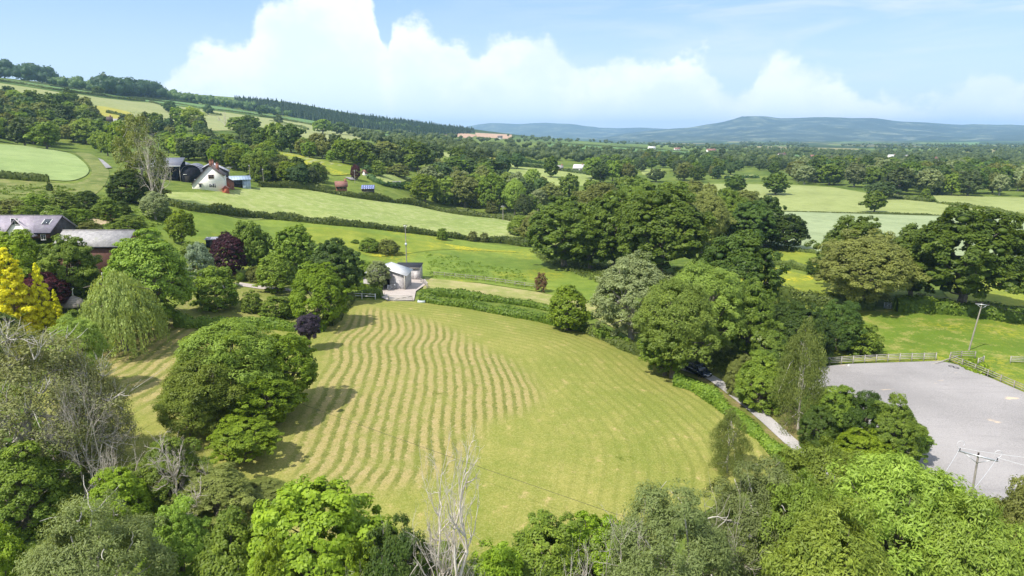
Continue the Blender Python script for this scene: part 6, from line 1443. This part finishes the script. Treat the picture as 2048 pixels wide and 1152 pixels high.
V_, F_ = loft(CB, [(-1, 0), (1, 0), (.84, .9), (.74, 1), (-.74, 1), (-.84, .9)]); MB().add(V_, F_).build('glasshouse', M['glass'], car)
V_, F_ = loft([(-2.0, 1.47, 1.50, .64), (-1.8, 1.515, 1.56, .66), (-1.0, 1.595, 1.64, .67), (-.2, 1.575, 1.625, .67), (.32, 1.49, 1.53, .66)], [(-1, 0), (1, 0), (.94, 1), (-.94, 1)]); MB().add(V_, F_).build('roof', M['roof_paint'], car)
for s in (-1, 1):
    MB().bar((-1.9, s * .60, 1.60), (.2, s * .60, 1.63), .04).build('roof_rail', M['chrome'], car)
    MB().bar((1.12, s * .76, 1.0), (.42, s * .70, 1.48), .07).bar((-.55, s * .83, 1.0), (-.6, s * .69, 1.56), .08).bar((-1.75, s * .82, 1.0), (-1.85, s * .68, 1.5), .14).build('pillar', M['car_paint'], car)
    MB().box((2.02, s * .52 - .17, .62), (2.26, s * .52 + .17, .76)).build('headlight', M['lamp_glass'], car)
    MB().box((.72, s * .98 - .1, 1.0), (.9, s * .98 + .1, 1.14)).build('door_mirror', M['car_paint'], car)
    MB().box((-2.3, s * .62 - .12, .72), (-2.2, s * .62 + .12, .98)).build('tail_light', M['red_wood'], car)
    MB().bar((-1.5, s * .935, .93), (1.0, s * .935, .93), .02, .03).build('side_trim', M['chrome'], car)
    for x in (-1.42, 1.45):
        w_ = MB().tube([(x, s * .72, .33), (x, s * .93, .33)], .33, 18).build('wheel', M['tyre'], car); MB().tube([(x, s * .925, .33), (x, s * .945, .33)], .21, 12).build('rim', M['chrome'], w_)
MB().box((2.24, -.42, .42), (2.36, .42, .60)).build('grille', M['flat_black'], car); MB().box((2.30, -.46, .60), (2.37, .46, .63)).build('grille_trim', M['chrome'], car); MB().box((2.36, -.26, .46), (2.375, .26, .56)).build('number_plate', M['paint_white'], car)
for y_ in (-.45, .1): MB().bar((1.16, y_, 1.04), (.85, y_ + .5, 1.19), .025).build('wiper', M['flat_black'], car)

# ---- weeds and rough grass that nobody could count
def weeds(name, label, poly_px, n, mat, hr, seed, cat='weeds'):
    r_ = np.random.RandomState(seed); P_, N_, S2, T_ = [], [], [], []; k = 0
    xs = [p_[0] for p_ in poly_px]; ys = [p_[1] for p_ in poly_px]
    W_ = np.array(GG(poly_px))[:, :2]; Q = np.stack([r_.uniform(W_[:, 0].min(), W_[:, 0].max(), n * 3), r_.uniform(W_[:, 1].min(), W_[:, 1].max(), n * 3)], 1); Q = Q[inside(Q, W_)][:n]; Z = H(Q)
    m_ = 14; h_ = r_.uniform(*hr, len(Q)) * r_.uniform(.4, 1, len(Q))
    ctr = np.repeat(np.hstack([Q, Z[:, None]]), m_, 0); hh = np.repeat(h_, m_); off = unit(len(ctr), r_) * hh[:, None] * [.8, .8, .4]; off[:, 2] = np.abs(off[:, 2]) + hh * .2
    V, F = leaves(ctr + off, off + unit(len(ctr), r_) * .4, hh * .32, r_, .45); me = mesh_np(name, V, [F], MAT[mat], tint=np.repeat(r_.uniform(0, 1, len(ctr)), 4))
    return tag(link(name, me), label, cat, kind='stuff')
weeds('nettles', 'dark weed clumps in the meadow behind the rail fence', [(850, 505), (920, 515), (1040, 540), (1060, 570), (960, 555), (860, 548)], 260, 'leaf_hedge', (.3, 1.0), 1)
weeds('rough_grass', 'rough weeds on the bank above the slate roofs', [(-40, 370), (100, 370), (215, 395), (300, 420), (330, 450), (230, 470), (120, 460), (0, 440)], 900, 'leaf_hedge', (.4, 1.3), 2)
weeds('rough_grass', 'long grass beside the meadow fence', [(860, 545), (960, 553), (1080, 572), (1080, 580), (960, 562), (860, 556)], 500, 'leaf_willow', (.25, .6), 3)
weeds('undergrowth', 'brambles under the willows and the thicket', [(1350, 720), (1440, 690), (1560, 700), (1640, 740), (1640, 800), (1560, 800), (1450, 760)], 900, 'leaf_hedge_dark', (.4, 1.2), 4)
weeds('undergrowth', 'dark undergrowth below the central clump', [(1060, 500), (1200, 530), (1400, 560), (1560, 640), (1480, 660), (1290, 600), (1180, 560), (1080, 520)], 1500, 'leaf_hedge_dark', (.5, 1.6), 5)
weeds('nettles', 'nettles beside the arena corner', [(1915, 722), (1960, 722), (1990, 755), (1965, 752), (1930, 738)], 240, 'leaf_bright', (.5, 1.1), 6)

weeds('grass_tuft', 'dark green tuft left standing on the mown lawn', [(1228, 914), (1262, 914), (1262, 923), (1228, 923)], 60, 'leaf_hedge', (.15, .3), 8, 'grass')
weeds('grass_tuft', 'small green tuft between the rows in the middle of the lawn', [(862, 786), (886, 786), (886, 794), (862, 794)], 50, 'leaf_hedge', (.15, .3), 9, 'grass')
# ---- haze
def haze():
    m = bpy.data.materials.new('haze'); m.use_nodes = True; nt = m.node_tree; nt.nodes.clear(); out = N(nt, 'ShaderNodeOutputMaterial'); v = N(nt, 'ShaderNodeVolumePrincipled')
    v.inputs['Color'].default_value = (0.45, 0.70, 1.0, 1); v.inputs['Density'].default_value = HAZE_D; v.inputs['Anisotropy'].default_value = 0.25
    nt.links.new(v.outputs[0], out.inputs['Volume'])
    o = MB().box((-13500, -15400, -80), (13500, 13200, 240)).build('haze', m); tag(o, 'pale blue air over the distant valley', 'haze', kind='stuff')
HAZE_D = 1.05e-4
haze()
